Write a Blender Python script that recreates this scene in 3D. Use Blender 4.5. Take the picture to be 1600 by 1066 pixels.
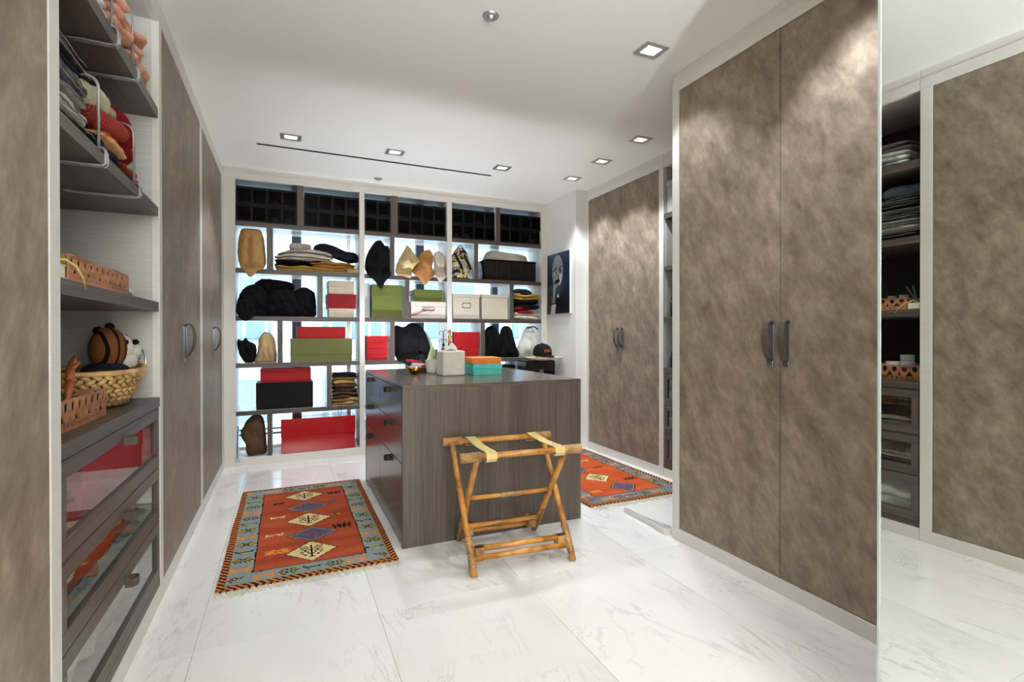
import bpy, bmesh, math, random
from math import sin, cos, pi, radians
from mathutils import Vector, Matrix, noise
for o in list(bpy.data.objects): bpy.data.objects.remove(o)
SC = bpy.context.scene
COL = SC.collection
# ------------------------------------------------------------------ camera, world, exposure
ZC = 2.745                      # ceiling height
XL = -0.527                     # front plane of the left cabinets
XR = 2.087                      # front plane of the tall right cabinet
XRR = 2.92                      # front plane of the recessed right cabinets
YB = 5.225                      # front plane of the shelving at the end
yaw, pitch, roll = .42036, -.00407, -.0013
_r = Vector((cos(yaw), -sin(yaw), 0)); _f = Vector((sin(yaw), cos(yaw), 0)); _u = Vector((0, 0, 1))
FW = _f*cos(pitch) + _u*sin(pitch); UP = _u*cos(pitch) - _f*sin(pitch)
RT = _r*cos(roll) + UP*sin(roll); UP = UP*cos(roll) - _r*sin(roll)
cd = bpy.data.cameras.new('camera'); cam = bpy.data.objects.new('camera', cd); COL.objects.link(cam)
cd.sensor_width = 36; cd.sensor_fit = 'HORIZONTAL'; cd.lens = 785.636/1600*36
cd.shift_y = (526.4-533)/1600; cd.clip_start = .02
m = Matrix((RT, UP, -FW)).transposed().to_4x4(); m.translation = Vector((0, 0, 1.207)); cam.matrix_world = m
SC.camera = cam
W = bpy.data.worlds.new('sky'); SC.world = W; W.use_nodes = True
bg = W.node_tree.nodes['Background']; bg.inputs[0].default_value = (.80, .90, 1.0, 1); bg.inputs[1].default_value = 5.6
vs = SC.view_settings; vs.view_transform = 'Standard'; vs.look = 'None'; vs.gamma = 1; vs.use_curve_mapping = False
vs.exposure = 0.2
FILL2_W = 130.0                   # watts of the unseen fill light added behind the island
LIGHT_W = 26.0                  # watts of each downlight
FILL_W = 900.0                    # watts of the fill light added behind the viewer
LIGHT_COL = (.89, .965, 1.03)
try:
    SC.cycles.diffuse_bounces = 7; SC.cycles.glossy_bounces = 6; SC.cycles.transparent_max_bounces = 12
    SC.cycles.sample_clamp_indirect = 6.0; SC.cycles.caustics_reflective = False; SC.cycles.caustics_refractive = False
except Exception: pass
R = random.Random(7)

# ------------------------------------------------------------------ colours and materials
def C(h):
    h = h.lstrip('#'); v = [int(h[i:i+2], 16)/255 for i in (0, 2, 4)]
    return tuple((x/12.92 if x <= .04045 else ((x+.055)/1.055)**2.4) for x in v) + (1,)
class N:
    """a material and its node tree"""
    def __init__(s, name, rough=.5, metal=0, spec=.5):
        s.m = bpy.data.materials.new(name); s.m.use_nodes = True; s.t = s.m.node_tree
        s.b = s.t.nodes['Principled BSDF']
        s.b.inputs['Roughness'].default_value = rough; s.b.inputs['Metallic'].default_value = metal
        s.b.inputs['Specular IOR Level'].default_value = spec
    def n(s, typ, **kw):
        x = s.t.nodes.new(typ)
        for k, v in kw.items():
            if k in x.inputs: x.inputs[k].default_value = v
            else: setattr(x, k, v)
        return x
    def l(s, a, b): s.t.links.new(a, b)
    def coord(s, scale=(1, 1, 1), rot=(0, 0, 0), src='Object'):
        c = s.n('ShaderNodeTexCoord'); mp = s.n('ShaderNodeMapping'); mp.inputs['Scale'].default_value = scale
        mp.inputs['Rotation'].default_value = rot
        if src == 'World':
            g = s.n('ShaderNodeNewGeometry'); s.l(g.outputs['Position'], mp.inputs['Vector'])
        else: s.l(c.outputs[src], mp.inputs['Vector'])
        return mp.outputs[0]
    def ramp(s, fac, stops):
        r = s.n('ShaderNodeValToRGB'); e = r.color_ramp.elements
        e[0].position, e[0].color = stops[0]; e[1].position, e[1].color = stops[-1]
        for p, c in stops[1:-1]:
            k = e.new(p); k.color = c
        s.l(fac, r.inputs[0]); return r.outputs[0]
    def bump(s, h, strength=.2, dist=.01):
        b = s.n('ShaderNodeBump', Strength=strength, Distance=dist); s.l(h, b.inputs['Height']); s.l(b.outputs[0], s.b.inputs['Normal'])
_mc = {}
def plain(name, col, rough=.5, metal=0, spec=.5, vary=.05):
    k = (name, col, rough)
    if k not in _mc:
        a = N(name, rough, metal, spec)
        nz = a.n('ShaderNodeTexNoise', Scale=30.0, Detail=3.0); a.l(a.coord(), nz.inputs['Vector'])
        c = C(col) if isinstance(col, str) else col
        lo = tuple(x*(1-vary) for x in c[:3]) + (1,); hi = tuple(min(1, x*(1+vary)) for x in c[:3]) + (1,)
        a.l(a.ramp(nz.outputs[0], [(.3, lo), (.7, hi)]), a.b.inputs['Base Color']); _mc[k] = a.m
    return _mc[k]
def cloth(name, col, col2=None, scale=60, weave=.25, stripes=0, rough=.9):
    k = (name, col, col2, scale, stripes)
    if k in _mc: return _mc[k]
    a = N(name, rough, 0, .2)
    v = a.coord(src='World')
    nz = a.n('ShaderNodeTexNoise', Scale=9.0, Detail=5.0, Roughness=.65); a.l(v, nz.inputs['Vector'])
    c = C(col); c2 = C(col2) if col2 else tuple(x*.72 for x in c[:3]) + (1,)
    if stripes:
        w = a.n('ShaderNodeTexWave', Scale=float(stripes), Distortion=.6); w.bands_direction = 'Y'; a.l(v, w.inputs['Vector'])
        a.l(a.ramp(w.outputs['Fac'], [(.42, c), (.55, c2)]), a.b.inputs['Base Color'])
    else:
        a.l(a.ramp(nz.outputs[0], [(.3, c2), (.62, c)]), a.b.inputs['Base Color'])
    n2 = a.n('ShaderNodeTexNoise', Scale=float(scale)*6, Detail=2.0); a.l(v, n2.inputs['Vector'])
    n3 = a.n('ShaderNodeTexNoise', Scale=16.0, Detail=4.0); a.l(v, n3.inputs['Vector'])
    mx = a.n('ShaderNodeMath', operation='MULTIPLY_ADD'); mx.inputs[1].default_value = .25
    a.l(n2.outputs[0], mx.inputs[0]); a.l(n3.outputs[0], mx.inputs[2])
    a.bump(mx.outputs[0], weave*1.6, .012); _mc[k] = a.m
    return a.m
def wood_laminate(name, lo, hi, axis='Z', rough=.42, freq=55):
    """dark brown laminate with fine straight grain along one axis"""
    a = N(name, rough, 0, .5)
    st = {'Z': (freq, freq, 1.2), 'X': (1.2, freq, freq), 'Y': (freq, 1.2, freq)}[axis]
    v = a.coord(st, src='World')
    n1 = a.n('ShaderNodeTexNoise', Scale=2.2, Detail=6.0, Roughness=.7); a.l(v, n1.inputs['Vector'])
    st2 = {'Z': (6, 6, .15), 'X': (.15, 6, 6), 'Y': (6, .15, 6)}[axis]
    n2 = a.n('ShaderNodeTexNoise', Scale=1.6, Detail=3.0); a.l(a.coord(st2, src='World'), n2.inputs['Vector'])
    mx = a.n('ShaderNodeMath', operation='MULTIPLY_ADD'); mx.inputs[1].default_value = .55
    a.l(n2.outputs[0], mx.inputs[0]); a.l(n1.outputs[0], mx.inputs[2])
    a.l(a.ramp(mx.outputs[0], [(.52, C(lo)), (.78, tuple((p+q)/2 for p, q in zip(C(lo), C(hi)))), (1.0, C(hi))]), a.b.inputs['Base Color'])
    a.bump(n1.outputs[0], .06, .003)
    return a.m
def suede():
    a = N('mottled_suede_laminate', .5, 0, .45)
    v = a.coord((1, 1, 1), (radians(28), radians(20), radians(15)), src='World')
    st = a.n('ShaderNodeMapping'); st.inputs['Scale'].default_value = (1.0, 1.0, .5); a.l(v, st.inputs['Vector'])
    n1 = a.n('ShaderNodeTexNoise', Scale=11.0, Detail=7.0, Roughness=.66, Distortion=.25); a.l(st.outputs[0], n1.inputs['Vector'])
    n2 = a.n('ShaderNodeTexNoise', Scale=34.0, Detail=4.0, Roughness=.6); a.l(st.outputs[0], n2.inputs['Vector'])
    mx = a.n('ShaderNodeMath', operation='MULTIPLY_ADD'); mx.inputs[1].default_value = .35
    a.l(n2.outputs[0], mx.inputs[0]); a.l(n1.outputs[0], mx.inputs[2])
    a.l(a.ramp(mx.outputs[0], [(.42, C('#65574b')), (.68, C('#877768')), (.94, C('#a89782'))]), a.b.inputs['Base Color'])
    a.l(a.ramp(n1.outputs[0], [(.3, (.42,)*3+(1,)), (.7, (.58,)*3+(1,))]), a.b.inputs['Roughness'])
    a.bump(mx.outputs[0], .08, .004); return a.m
def marble():
    a = N('polished_white_marble', .13, 0, .5)
    v = a.coord((1, 1, 1), src='World')
    oi = a.n('ShaderNodeObjectInfo')
    off = a.n('ShaderNodeVectorMath', operation='SCALE'); off.inputs[3].default_value = 12.0
    cx = a.n('ShaderNodeCombineXYZ'); a.l(oi.outputs['Random'], cx.inputs[0]); a.l(oi.outputs['Random'], cx.inputs[1]); a.l(cx.outputs[0], off.inputs[0])
    ad = a.n('ShaderNodeVectorMath', operation='ADD'); a.l(v, ad.inputs[0]); a.l(off.outputs[0], ad.inputs[1])
    mp = a.n('ShaderNodeMapping'); mp.inputs['Rotation'].default_value = (0, 0, radians(38)); mp.inputs['Scale'].default_value = (1, .42, 1); a.l(ad.outputs[0], mp.inputs['Vector'])
    def vein(scale, width, det):
        n = a.n('ShaderNodeTexNoise', Scale=scale, Detail=det, Roughness=.62, Distortion=.9); a.l(mp.outputs[0], n.inputs['Vector'])
        s = a.n('ShaderNodeMath', operation='SUBTRACT'); s.inputs[1].default_value = .5; a.l(n.outputs[0], s.inputs[0])
        b = a.n('ShaderNodeMath', operation='ABSOLUTE'); a.l(s.outputs[0], b.inputs[0])
        r = a.n('ShaderNodeMapRange'); r.inputs['From Max'].default_value = width; r.inputs['To Min'].default_value = 1; r.inputs['To Max'].default_value = 0; a.l(b.outputs[0], r.inputs[0])
        return r.outputs[0]
    v1 = vein(1.9, .02, 8.0); v2 = vein(4.1, .012, 7.0)
    msk = a.n('ShaderNodeTexNoise', Scale=2.6, Detail=3.0); a.l(ad.outputs[0], msk.inputs['Vector'])
    mk = a.ramp(msk.outputs[0], [(.44, (0, 0, 0, 1)), (.72, (1, 1, 1, 1))])
    s = a.n('ShaderNodeMath', operation='MAXIMUM'); a.l(v1, s.inputs[0]); a.l(v2, s.inputs[1])
    p = a.n('ShaderNodeMath', operation='MULTIPLY'); a.l(s.outputs[0], p.inputs[0]); a.l(mk, p.inputs[1])
    cl = a.n('ShaderNodeTexNoise', Scale=1.5, Detail=6.0); a.l(mp.outputs[0], cl.inputs['Vector'])
    base = a.ramp(cl.outputs[0], [(.3, C('#dedcd8')), (.55, C('#eae8e4'))])
    mix = a.n('ShaderNodeMix', data_type='RGBA'); mix.inputs['B'].default_value = C('#a9a6a2')
    f = a.n('ShaderNodeMath', operation='MULTIPLY'); f.inputs[1].default_value = .68; a.l(p.outputs[0], f.inputs[0])
    a.l(f.outputs[0], mix.inputs['Factor']); a.l(base, mix.inputs['A']); a.l(mix.outputs['Result'], a.b.inputs['Base Color'])
    return a.m
def linen(name, lo, hi, rough=.45):
    a = N(name, rough, 0, .4)
    n1 = a.n('ShaderNodeTexNoise', Scale=3.0, Detail=4.0, Roughness=.7); a.l(a.coord((3, 3, 90), src='World'), n1.inputs['Vector'])
    a.l(a.ramp(n1.outputs[0], [(.3, C(lo)), (.7, C(hi))]), a.b.inputs['Base Color']); a.bump(n1.outputs[0], .05, .002); return a.m
def glass_pane(name, tint, dark=0.0, rough=0.0, ior=1.5):
    """thin pane: clear or tinted see-through plus a mirror-like surface reflection"""
    a = N(name, rough); t = a.t
    tr = a.n('ShaderNodeBsdfTransparent'); tr.inputs[0].default_value = tint
    gl = a.n('ShaderNodeBsdfGlossy'); gl.inputs['Roughness'].default_value = rough
    fr = a.n('ShaderNodeFresnel', IOR=ior); mx = a.n('ShaderNodeMixShader')
    ge = a.n('ShaderNodeNewGeometry'); fb = a.n('ShaderNodeMath', operation='SUBTRACT'); fb.inputs[0].default_value = 1.0; a.l(ge.outputs['Backfacing'], fb.inputs[1])
    fm = a.n('ShaderNodeMath', operation='MULTIPLY'); a.l(fr.outputs[0], fm.inputs[0]); a.l(fb.outputs[0], fm.inputs[1])
    a.l(fm.outputs[0], mx.inputs[0]); a.l(tr.outputs[0], mx.inputs[1]); a.l(gl.outputs[0], mx.inputs[2])
    a.l(mx.outputs[0], t.nodes['Material Output'].inputs[0]); return a.m
def glow(name, col, s):
    a = N(name, .5); a.b.inputs['Emission Color'].default_value = col; a.b.inputs['Emission Strength'].default_value = s; return a.m
def attr_paint(name, rough=.9, bump=0):
    a = N(name, rough, 0, .2); at = a.n('ShaderNodeAttribute'); at.attribute_name = 'paint'
    a.l(at.outputs['Color'], a.b.inputs['Base Color'])
    if bump:
        n = a.n('ShaderNodeTexNoise', Scale=420.0, Detail=2.0); a.l(a.coord(src='World'), n.inputs['Vector']); a.bump(n.outputs[0], bump, .006)
    return a.m
def rattan(name, lo, hi, rings=0, axis='Z'):
    a = N(name, .35, 0, .5)
    n = a.n('ShaderNodeTexNoise', Scale=14.0, Detail=5.0); a.l(a.coord((1, 1, 1), src='World'), n.inputs['Vector'])
    c = a.ramp(n.outputs[0], [(.3, C(lo)), (.65, C(hi))])
    if rings:
        w = a.n('ShaderNodeTexNoise', Scale=float(rings), Detail=2.0); a.l(a.coord(src='World'), w.inputs['Vector'])
        mix = a.n('ShaderNodeMix', data_type='RGBA', blend_type='MULTIPLY'); mix.inputs['Factor'].default_value = .6
        a.l(c, mix.inputs['A']); a.l(a.ramp(w.outputs[0], [(.38, (.35, .25, .16, 1)), (.55, (1, 1, 1, 1))]), mix.inputs['B']); c = mix.outputs['Result']
        a.bump(w.outputs[0], .3, .004)
    a.l(c, a.b.inputs['Base Color']); return a.m

SUEDE = suede(); MARBLE = marble()
WOODZ = wood_laminate('dark_grain_laminate_vertical', '#3a302a', '#6a5f55', 'Z')
WOODY = wood_laminate('dark_grain_laminate_lengthwise', '#3a302a', '#675c53', 'Y')
TOPX = wood_laminate('dark_satin_top_laminate', '#40362f', '#6c6157', 'X', .2)
WOODX = wood_laminate('dark_grain_laminate_across', '#382e29', '#62574e', 'X')
LINEN = linen('pale_linen_laminate', '#d3cfc8', '#dedad3')
LINEN2 = linen('pale_grey_interior_laminate', '#b9b8b3', '#cfcec9')
PAINT = plain('white_wall_paint', '#e6e4df', .6, vary=.01); CEIL = plain('ceiling_paint', '#eeece6', .45, vary=.006)
BLACKB = plain('black_back_panel', '#161514', .6)
LEATHER = plain('taupe_leather', '#5c5148', .65, 0, .2); PULL = plain('dark_taupe_leather', '#554b42', .7, 0, .15); LEATHERD = plain('dark_leather', '#2b2623', .4)
STEEL = plain('brushed_steel', '#9aa0a8', .3, 1); CHROME = plain('chrome', '#d8d8d8', .12, 1); ALU = plain('satin_aluminium', '#c4c4c2', .35, .9)
BRASS = plain('polished_gold', '#d9a441', .18, 1); IRON = plain('black_iron', '#141414', .4, .6)
COATED = glass_pane('coated_drawer_glass', (.95, .97, .96, 1), ior=2.0)
CLEAR = glass_pane('clear_glass', (.95, .97, .96, 1)); ACRYL = glass_pane('clear_acrylic', (.93, .95, .95, 1))
TINT = glass_pane('smoked_plastic', (.42, .40, .40, 1), ior=1.16); BLACKP = plain('black_plastic', '#0a0a0b', .45, 0, .12)
SHADOWGAP = plain('dark_gap_liner', '#1c1917', .8)

# ------------------------------------------------------------------ geometry
class G:
    def __init__(s): s.v = []; s.f = []; s.xf = None
    def add(s, vs, fs):
        b = len(s.v); s.v += [tuple(x) for x in vs]; s.f += [tuple(i+b for i in f) for f in fs]; return s
    def box(s, x0, x1, y0, y1, z0, z1, bev=.0):
        if x0 > x1: x0, x1 = x1, x0
        if y0 > y1: y0, y1 = y1, y0
        if z0 > z1: z0, z1 = z1, z0
        lo, hi = (x0, y0, z0), (x1, y1, z1)
        b = min(bev, (x1-x0)*.45, (y1-y0)*.45, (z1-z0)*.45)
        cs = [(i, j, k) for i in (0, 1) for j in (0, 1) for k in (0, 1)]
        if b <= 0:
            vs = [tuple(hi[a] if c[a] else lo[a] for a in range(3)) for c in cs]
            return s.add(vs, [(0, 1, 3, 2), (4, 6, 7, 5), (0, 4, 5, 1), (2, 3, 7, 6), (0, 2, 6, 4), (1, 5, 7, 3)])
        vs, ix = [], {}
        for c in cs:
            for a in range(3):
                ix[(c, a)] = len(vs)
                vs.append(tuple((hi[q] if c[q] else lo[q]) if q == a else ((hi[q]-b) if c[q] else (lo[q]+b)) for q in range(3)))
        fs = []
        for a in range(3):
            p, q = [x for x in range(3) if x != a]
            for sg in (0, 1):
                def cc(i, j): c = [0, 0, 0]; c[a] = sg; c[p] = i; c[q] = j; return tuple(c)
                fs.append([ix[(cc(i, j), a)] for i, j in ((0, 0), (1, 0), (1, 1), (0, 1))])
        for c in range(3):
            a, d = [x for x in range(3) if x != c]
            for sa in (0, 1):
                for sd in (0, 1):
                    def cc(k): e = [0, 0, 0]; e[a] = sa; e[d] = sd; e[c] = k; return tuple(e)
                    fs.append([ix[(cc(0), a)], ix[(cc(0), d)], ix[(cc(1), d)], ix[(cc(1), a)]])
        for c in cs: fs.append([ix[(c, a)] for a in range(3)])
        return s.add(vs, fs)
    def tube(s, pts, r, n=8, cap=True, closed=False, flat=None):
        """round (or flattened: flat=(normal, width, thickness)) bar along a path"""
        pts = [Vector(p) for p in pts]; k = len(pts); rings = []; up = None
        for i, p in enumerate(pts):
            if closed: d = pts[(i+1) % k]-pts[i-1]
            else: d = pts[min(i+1, k-1)]-pts[max(i-1, 0)]
            d.normalize()
            if flat is not None:
                a = Vector(flat[0]).normalized(); b2 = d.cross(a).normalized()
                w, t = flat[1]/2, flat[2]/2
                rings.append([p+a*w+b2*t, p-a*w+b2*t, p-a*w-b2*t, p+a*w-b2*t]); continue
            if up is None:
                up = Vector((0, 0, 1)) if abs(d.z) < .9 else Vector((1, 0, 0))
            a = d.cross(up).normalized(); b2 = a.cross(d).normalized(); up = b2
            rr = r[i] if isinstance(r, (list, tuple)) else r
            rings.append([p+(a*cos(2*pi*j/n)+b2*sin(2*pi*j/n))*rr for j in range(n)])
        m_ = len(rings[0]); vs = [q for g in rings for q in g]; fs = []
        for i in range(k if closed else k-1):
            for j in range(m_):
                fs.append((i*m_+j, i*m_+(j+1) % m_, ((i+1) % k)*m_+(j+1) % m_, ((i+1) % k)*m_+j))
        if cap and not closed: fs += [tuple(range(m_))[::-1], tuple((k-1)*m_+j for j in range(m_))]
        return s.add(vs, fs)
    def lathe(s, prof, c=(0, 0, 0), n=24, sx=1, sy=1, close=True):
        vs, fs = [], []
        for r, z in prof:
            for j in range(n): vs.append((c[0]+r*sx*cos(2*pi*j/n), c[1]+r*sy*sin(2*pi*j/n), c[2]+z))
        for i in range(len(prof)-1):
            for j in range(n): fs.append((i*n+j, i*n+(j+1) % n, (i+1)*n+(j+1) % n, (i+1)*n+j))
        if close: fs += [tuple(range(n))[::-1], tuple((len(prof)-1)*n+j for j in range(n))]
        return s.add(vs, fs)
    def ball(s, c, r, n=14, fn=None):
        rx, ry, rz = r if isinstance(r, tuple) else (r, r, r); vs, fs = [], []; h = max(5, n*2//3)
        for i in range(h+1):
            t = pi*i/h
            for j in range(n):
                p = 2*pi*j/n; d = Vector((sin(t)*cos(p), sin(t)*sin(p), cos(t))); k = fn(d) if fn else 1
                vs.append((c[0]+rx*d.x*k, c[1]+ry*d.y*k, c[2]+rz*d.z*k))
        for i in range(h):
            for j in range(n): fs.append((i*n+j, (i+1)*n+j, (i+1)*n+(j+1) % n, i*n+(j+1) % n))
        return s.add(vs, fs)
    def rot(s, ang, c=(0, 0), start=0):
        ca, sa = cos(ang), sin(ang)
        for i in range(start, len(s.v)):
            x, y, z = s.v[i]; x -= c[0]; y -= c[1]; s.v[i] = (c[0]+x*ca-y*sa, c[1]+x*sa+y*ca, z)
        return s
    def map(s, T, start=0):
        for i in range(start, len(s.v)): s.v[i] = tuple(T(*s.v[i]))
        return s
def worldloc(o):
    p = Vector((0, 0, 0))
    while o is not None: p = p + o.location; o = o.parent
    return p
def put(name, g, mat, parent=None, smooth=False, loc=None, weld=False):
    """ONE mesh object; vertices are given in world coordinates"""
    me = bpy.data.meshes.new(name)
    if parent is not None: off = worldloc(parent)
    elif loc is not None: off = Vector(loc)
    else:
        xs = [p[0] for p in g.v]; ys = [p[1] for p in g.v]; zs = [p[2] for p in g.v]
        off = Vector(((min(xs)+max(xs))/2, (min(ys)+max(ys))/2, min(zs)))
    me.from_pydata([(p[0]-off.x, p[1]-off.y, p[2]-off.z) for p in g.v], [], g.f)
    bm = bmesh.new(); bm.from_mesh(me)
    if weld: bmesh.ops.remove_doubles(bm, verts=bm.verts, dist=1e-5)
    bmesh.ops.recalc_face_normals(bm, faces=bm.faces); bm.to_mesh(me); bm.free()
    for mm in (mat if isinstance(mat, (list, tuple)) else [mat]): me.materials.append(mm)
    if smooth: me.polygons.foreach_set('use_smooth', [True]*len(me.polygons))
    o = bpy.data.objects.new(name, me); COL.objects.link(o)
    if parent is not None: o.parent = parent
    else: o.location = off
    return o
def tag(o, label=None, cat=None, group=None, kind=None):
    if label: o['label'] = label
    if cat: o['category'] = cat
    if group: o['group'] = group
    if kind: o['kind'] = kind
    return o
def thing(name, label, cat, loc, group=None):
    o = bpy.data.objects.new(name, None); o.empty_display_size = .05; COL.objects.link(o); o.location = loc
    return tag(o, label, cat, group)
def struct(name, g, mat, **k):
    o = put(name, g, mat, loc=(0, 0, 0), **k); o['kind'] = 'structure'; return o
def lab(o, s): o['label'] = s; return o
def BX(*a, **k): return G().box(*a, **k)
def smoothloop(pts, n=56):
    k = len(pts); out = []
    for i in range(k):
        p0, p1, p2, p3 = [Vector(pts[(i+j) % k]) for j in (-1, 0, 1, 2)]
        for q in range(max(1, n//k)):
            t = q/max(1, n//k)
            out.append(.5*((2*p1)+(p2-p0)*t+(2*p0-5*p1+4*p2-p3)*t*t+(3*p1-p0-3*p2+p3)*t**3))
    return out
def TB(x, y, z): return lambda w, d, h: (x+w, y+d, z+h)            # faces the room from the end wall
def TL(x, y, z): return lambda w, d, h: (x-d, y+w, z+h)            # faces +X from the left cabinets
def TR(x, y, z): return lambda w, d, h: (x+d, y-w, z+h)            # faces -X from the right cabinets
def pillow(outline, depth, T, seed=0, amp=.012, front=.55, p=2.6, rings=9, fold=(14, 4), n=60, zmin=None):
    """a soft bag or heap of cloth: its outline faces front, it swells to a real depth before and behind"""
    pts = smoothloop(outline, n); k = len(pts); g = G()
    cx = sum(q[0] for q in pts)/k; cy = sum(q[1] for q in pts)/k; vs = []; sd = Vector((seed*3.1, seed*1.7, seed*.9))
    def dz(x, y, t, side):
        b = max(0, 1-t**p)**.5*depth*(front if side < 0 else 1-front)
        q = noise.noise(Vector((x*fold[0], y*fold[1], side))+sd); q2 = noise.noise(Vector((x*fold[0]*2.3+y*9, y*fold[1]*3, side*2))+sd)
        return side*(b + amp*1.35*(1-t*t*.6)*(1.6*(abs(q)*2-.45)+.8*q2))
    for side in (-1, 1):
        vs.append((cx, depth/2*0+dz(cx, cy, 0, side), cy))
        for r in range(1, rings+1):
            t = r/rings
            for q in pts:
                x, y = cx+(q[0]-cx)*t, cy+(q[1]-cy)*t
                if r == rings:
                    x += amp*.3*noise.noise(Vector((q[0]*30, q[1]*30, 2))+sd); y += amp*.3*noise.noise(Vector((q[0]*30, q[1]*30, 7))+sd)
                    vs.append((x, 0 if side < 0 else .002, y))
                else: vs.append((x, dz(x, y, t, side), y))
    B = 1+rings*k; fs = []
    for s0 in (0, B):
        for j in range(k): fs.append((s0, s0+1+j, s0+1+(j+1) % k))
        for r in range(rings-1):
            for j in range(k): fs.append((s0+1+r*k+j, s0+1+(r+1)*k+j, s0+1+(r+1)*k+(j+1) % k, s0+1+r*k+(j+1) % k))
    for j in range(k): fs.append((1+(rings-1)*k+j, B+1+(rings-1)*k+j, B+1+(rings-1)*k+(j+1) % k, 1+(rings-1)*k+(j+1) % k))
    if zmin is not None: vs = [(a, b, max(zmin, c)) for a, b, c in vs]
    return g.add([T(*q) for q in vs], fs)
def folded(w, d, h, T, seed=0, layers=2, amp=.008, n=26, m=20, sag=0.0, skew=0.0, mess=.4):
    """a folded garment: stacked rounded layers with soft wavy front folds"""
    g = G(); lh = h/layers; sd = Vector((seed*2.3, seed*.7, seed*1.9)); rr = random.Random(seed)
    for L in range(layers):
        dx = rr.uniform(-.04, .04)*w*(1 if L else 0); dw = 1-rr.uniform(0, .06); dd = rr.uniform(0, .03); vs = []
        for i in range(n+1):
            t = i/n; e = max(.03, 1-abs(2*t-1)**7)**.5; x = w*(.5+(t-.5)*dw)+dx
            for j in range(m):
                a = 2*pi*j/m; ca, sa = cos(a), sin(a)
                y = d/2-(d/2)*math.copysign(abs(ca)**.45, ca)*(.9+.1*e)
                z = lh/2+(lh/2)*1.06*math.copysign(abs(sa)**.7, sa)*e
                q = noise.noise(Vector((x*9, y*4+L*5, 1))+sd); q2 = noise.noise(Vector((x*24, L*3.3, z*20))+sd)
                fr = max(0, ca); mz = mess*.030*noise.noise(Vector((x*6.5, y*5, 9))+sd)*(1 if sa > 0 else .6); my = mess*.05*noise.noise(Vector((x*8, L*2.1, 4))+sd)*fr
                vs.append((x+skew*z+mess*.02*noise.noise(Vector((z*25, y*4, seed))), y+dd+amp*1.6*q*fr+amp*.8*q2*fr+my, L*lh+z*(1+.5*q*(.5+L)/layers)+mz-sag*(2*t-1)**2*(L+1)/layers))
        fs = []
        for i in range(n):
            for j in range(m): fs.append((i*m+j, i*m+(j+1) % m, (i+1)*m+(j+1) % m, (i+1)*m+j))
        fs += [tuple(range(m)), tuple(n*m+j for j in range(m))[::-1]]
        g.add([T(a, b, max(0.0, c)) for a, b, c in vs], fs)
    return g
def plate(outline, holes, thick):
    """flat board with cut-outs, in its own x-y plane, thickness along z"""
    cu = bpy.data.curves.new('cut', 'CURVE'); cu.dimensions = '2D'; cu.fill_mode = 'BOTH'; cu.extrude = thick/2
    for poly in [outline]+holes:
        sp = cu.splines.new('POLY'); sp.points.add(len(poly)-1); sp.use_cyclic_u = True
        for p, q in zip(sp.points, poly): p.co = (q[0], q[1], 0, 1)
    o = bpy.data.objects.new('cut', cu); me = bpy.data.meshes.new_from_object(o); g = G()
    g.add([tuple(v.co) for v in me.vertices], [tuple(p.vertices) for p in me.polygons])
    bpy.data.objects.remove(o); bpy.data.meshes.remove(me); bpy.data.curves.remove(cu); return g
def lettering(txt, size, T, ext=.0006):
    cu = bpy.data.curves.new('txt', 'FONT'); cu.body = txt; cu.size = size; cu.extrude = ext; cu.align_x = 'CENTER'; cu.resolution_u = 3
    o = bpy.data.objects.new('txt', cu); me = bpy.data.meshes.new_from_object(o); g = G()
    g.add([T(*v.co) for v in me.vertices], [tuple(p.vertices) for p in me.polygons])
    bpy.data.objects.remove(o); bpy.data.meshes.remove(me); bpy.data.curves.remove(cu); return g
def paintgrid(nx, ny, pos, colf):
    """a sheet of small cells, each with a colour of its own (attribute 'paint')"""
    vs = [pos(i/nx, j/ny) for j in range(ny+1) for i in range(nx+1)]
    fs = [(j*(nx+1)+i, j*(nx+1)+i+1, (j+1)*(nx+1)+i+1, (j+1)*(nx+1)+i) for j in range(ny) for i in range(nx)]
    cols = [colf((i+.5)/nx, (j+.5)/ny) for j in range(ny) for i in range(nx)]
    return vs, fs, cols
def setpaint(o, cols, rest=(.3, .2, .1, 1)):
    me = o.data; at = me.color_attributes.new('paint', 'FLOAT_COLOR', 'CORNER'); buf = []
    for p in me.polygons:
        c = cols[p.index] if p.index < len(cols) else rest
        for _ in range(p.loop_total): buf += list(c[:3]) + [1.0]
    at.data.foreach_set('color', buf)
# ------------------------------------------------------------------ room shell
fl = struct('floor', BX(-1.3, 3.6, -3.1, 5.75, -.12, -.006), plain('grout', '#d2cfc9', .8))
xs = [-1.02+.69*i for i in range(7)]; ys = [-3.0, -1.905, -.525, .855, 2.235, 3.615, 4.995, 5.7]
for i in range(6):
    for j in range(7):
        put('tile', BX(xs[i]+.0006, xs[i+1]-.0006, ys[j]+.0006, ys[j+1]-.0006, -.006, 0, .0007), MARBLE, fl)
LIGHTS = [(1.80, 2.18), (2.546, 3.21), (2.55, 3.75), (2.565, 4.28), (1.81, 4.268), (.832, 4.268), (.03, 4.268),
          (1.80, 1.22)]
AX, AY = .046, .038            # half size of a downlight opening
holes = [(x-AX, x+AX, y-AY, y+AY) for x, y in LIGHTS] + [(-.215, 1.798, 4.519, 4.534)]
gx = sorted({-1.3, 3.6} | {q for h in holes for q in h[:2]}); gy = sorted({-3.1, 5.75} | {q for h in holes for q in h[2:]})
cg = G()
for a, b in zip(gx, gx[1:]):
    for c, d in zip(gy, gy[1:]):
        mx_, my_ = (a+b)/2, (c+d)/2
        if not any(h[0] < mx_ < h[1] and h[2] < my_ < h[3] for h in holes):
            cg.add([(a, c, ZC), (b, c, ZC), (b, d, ZC), (a, d, ZC)], [(0, 1, 2, 3)])
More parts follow.
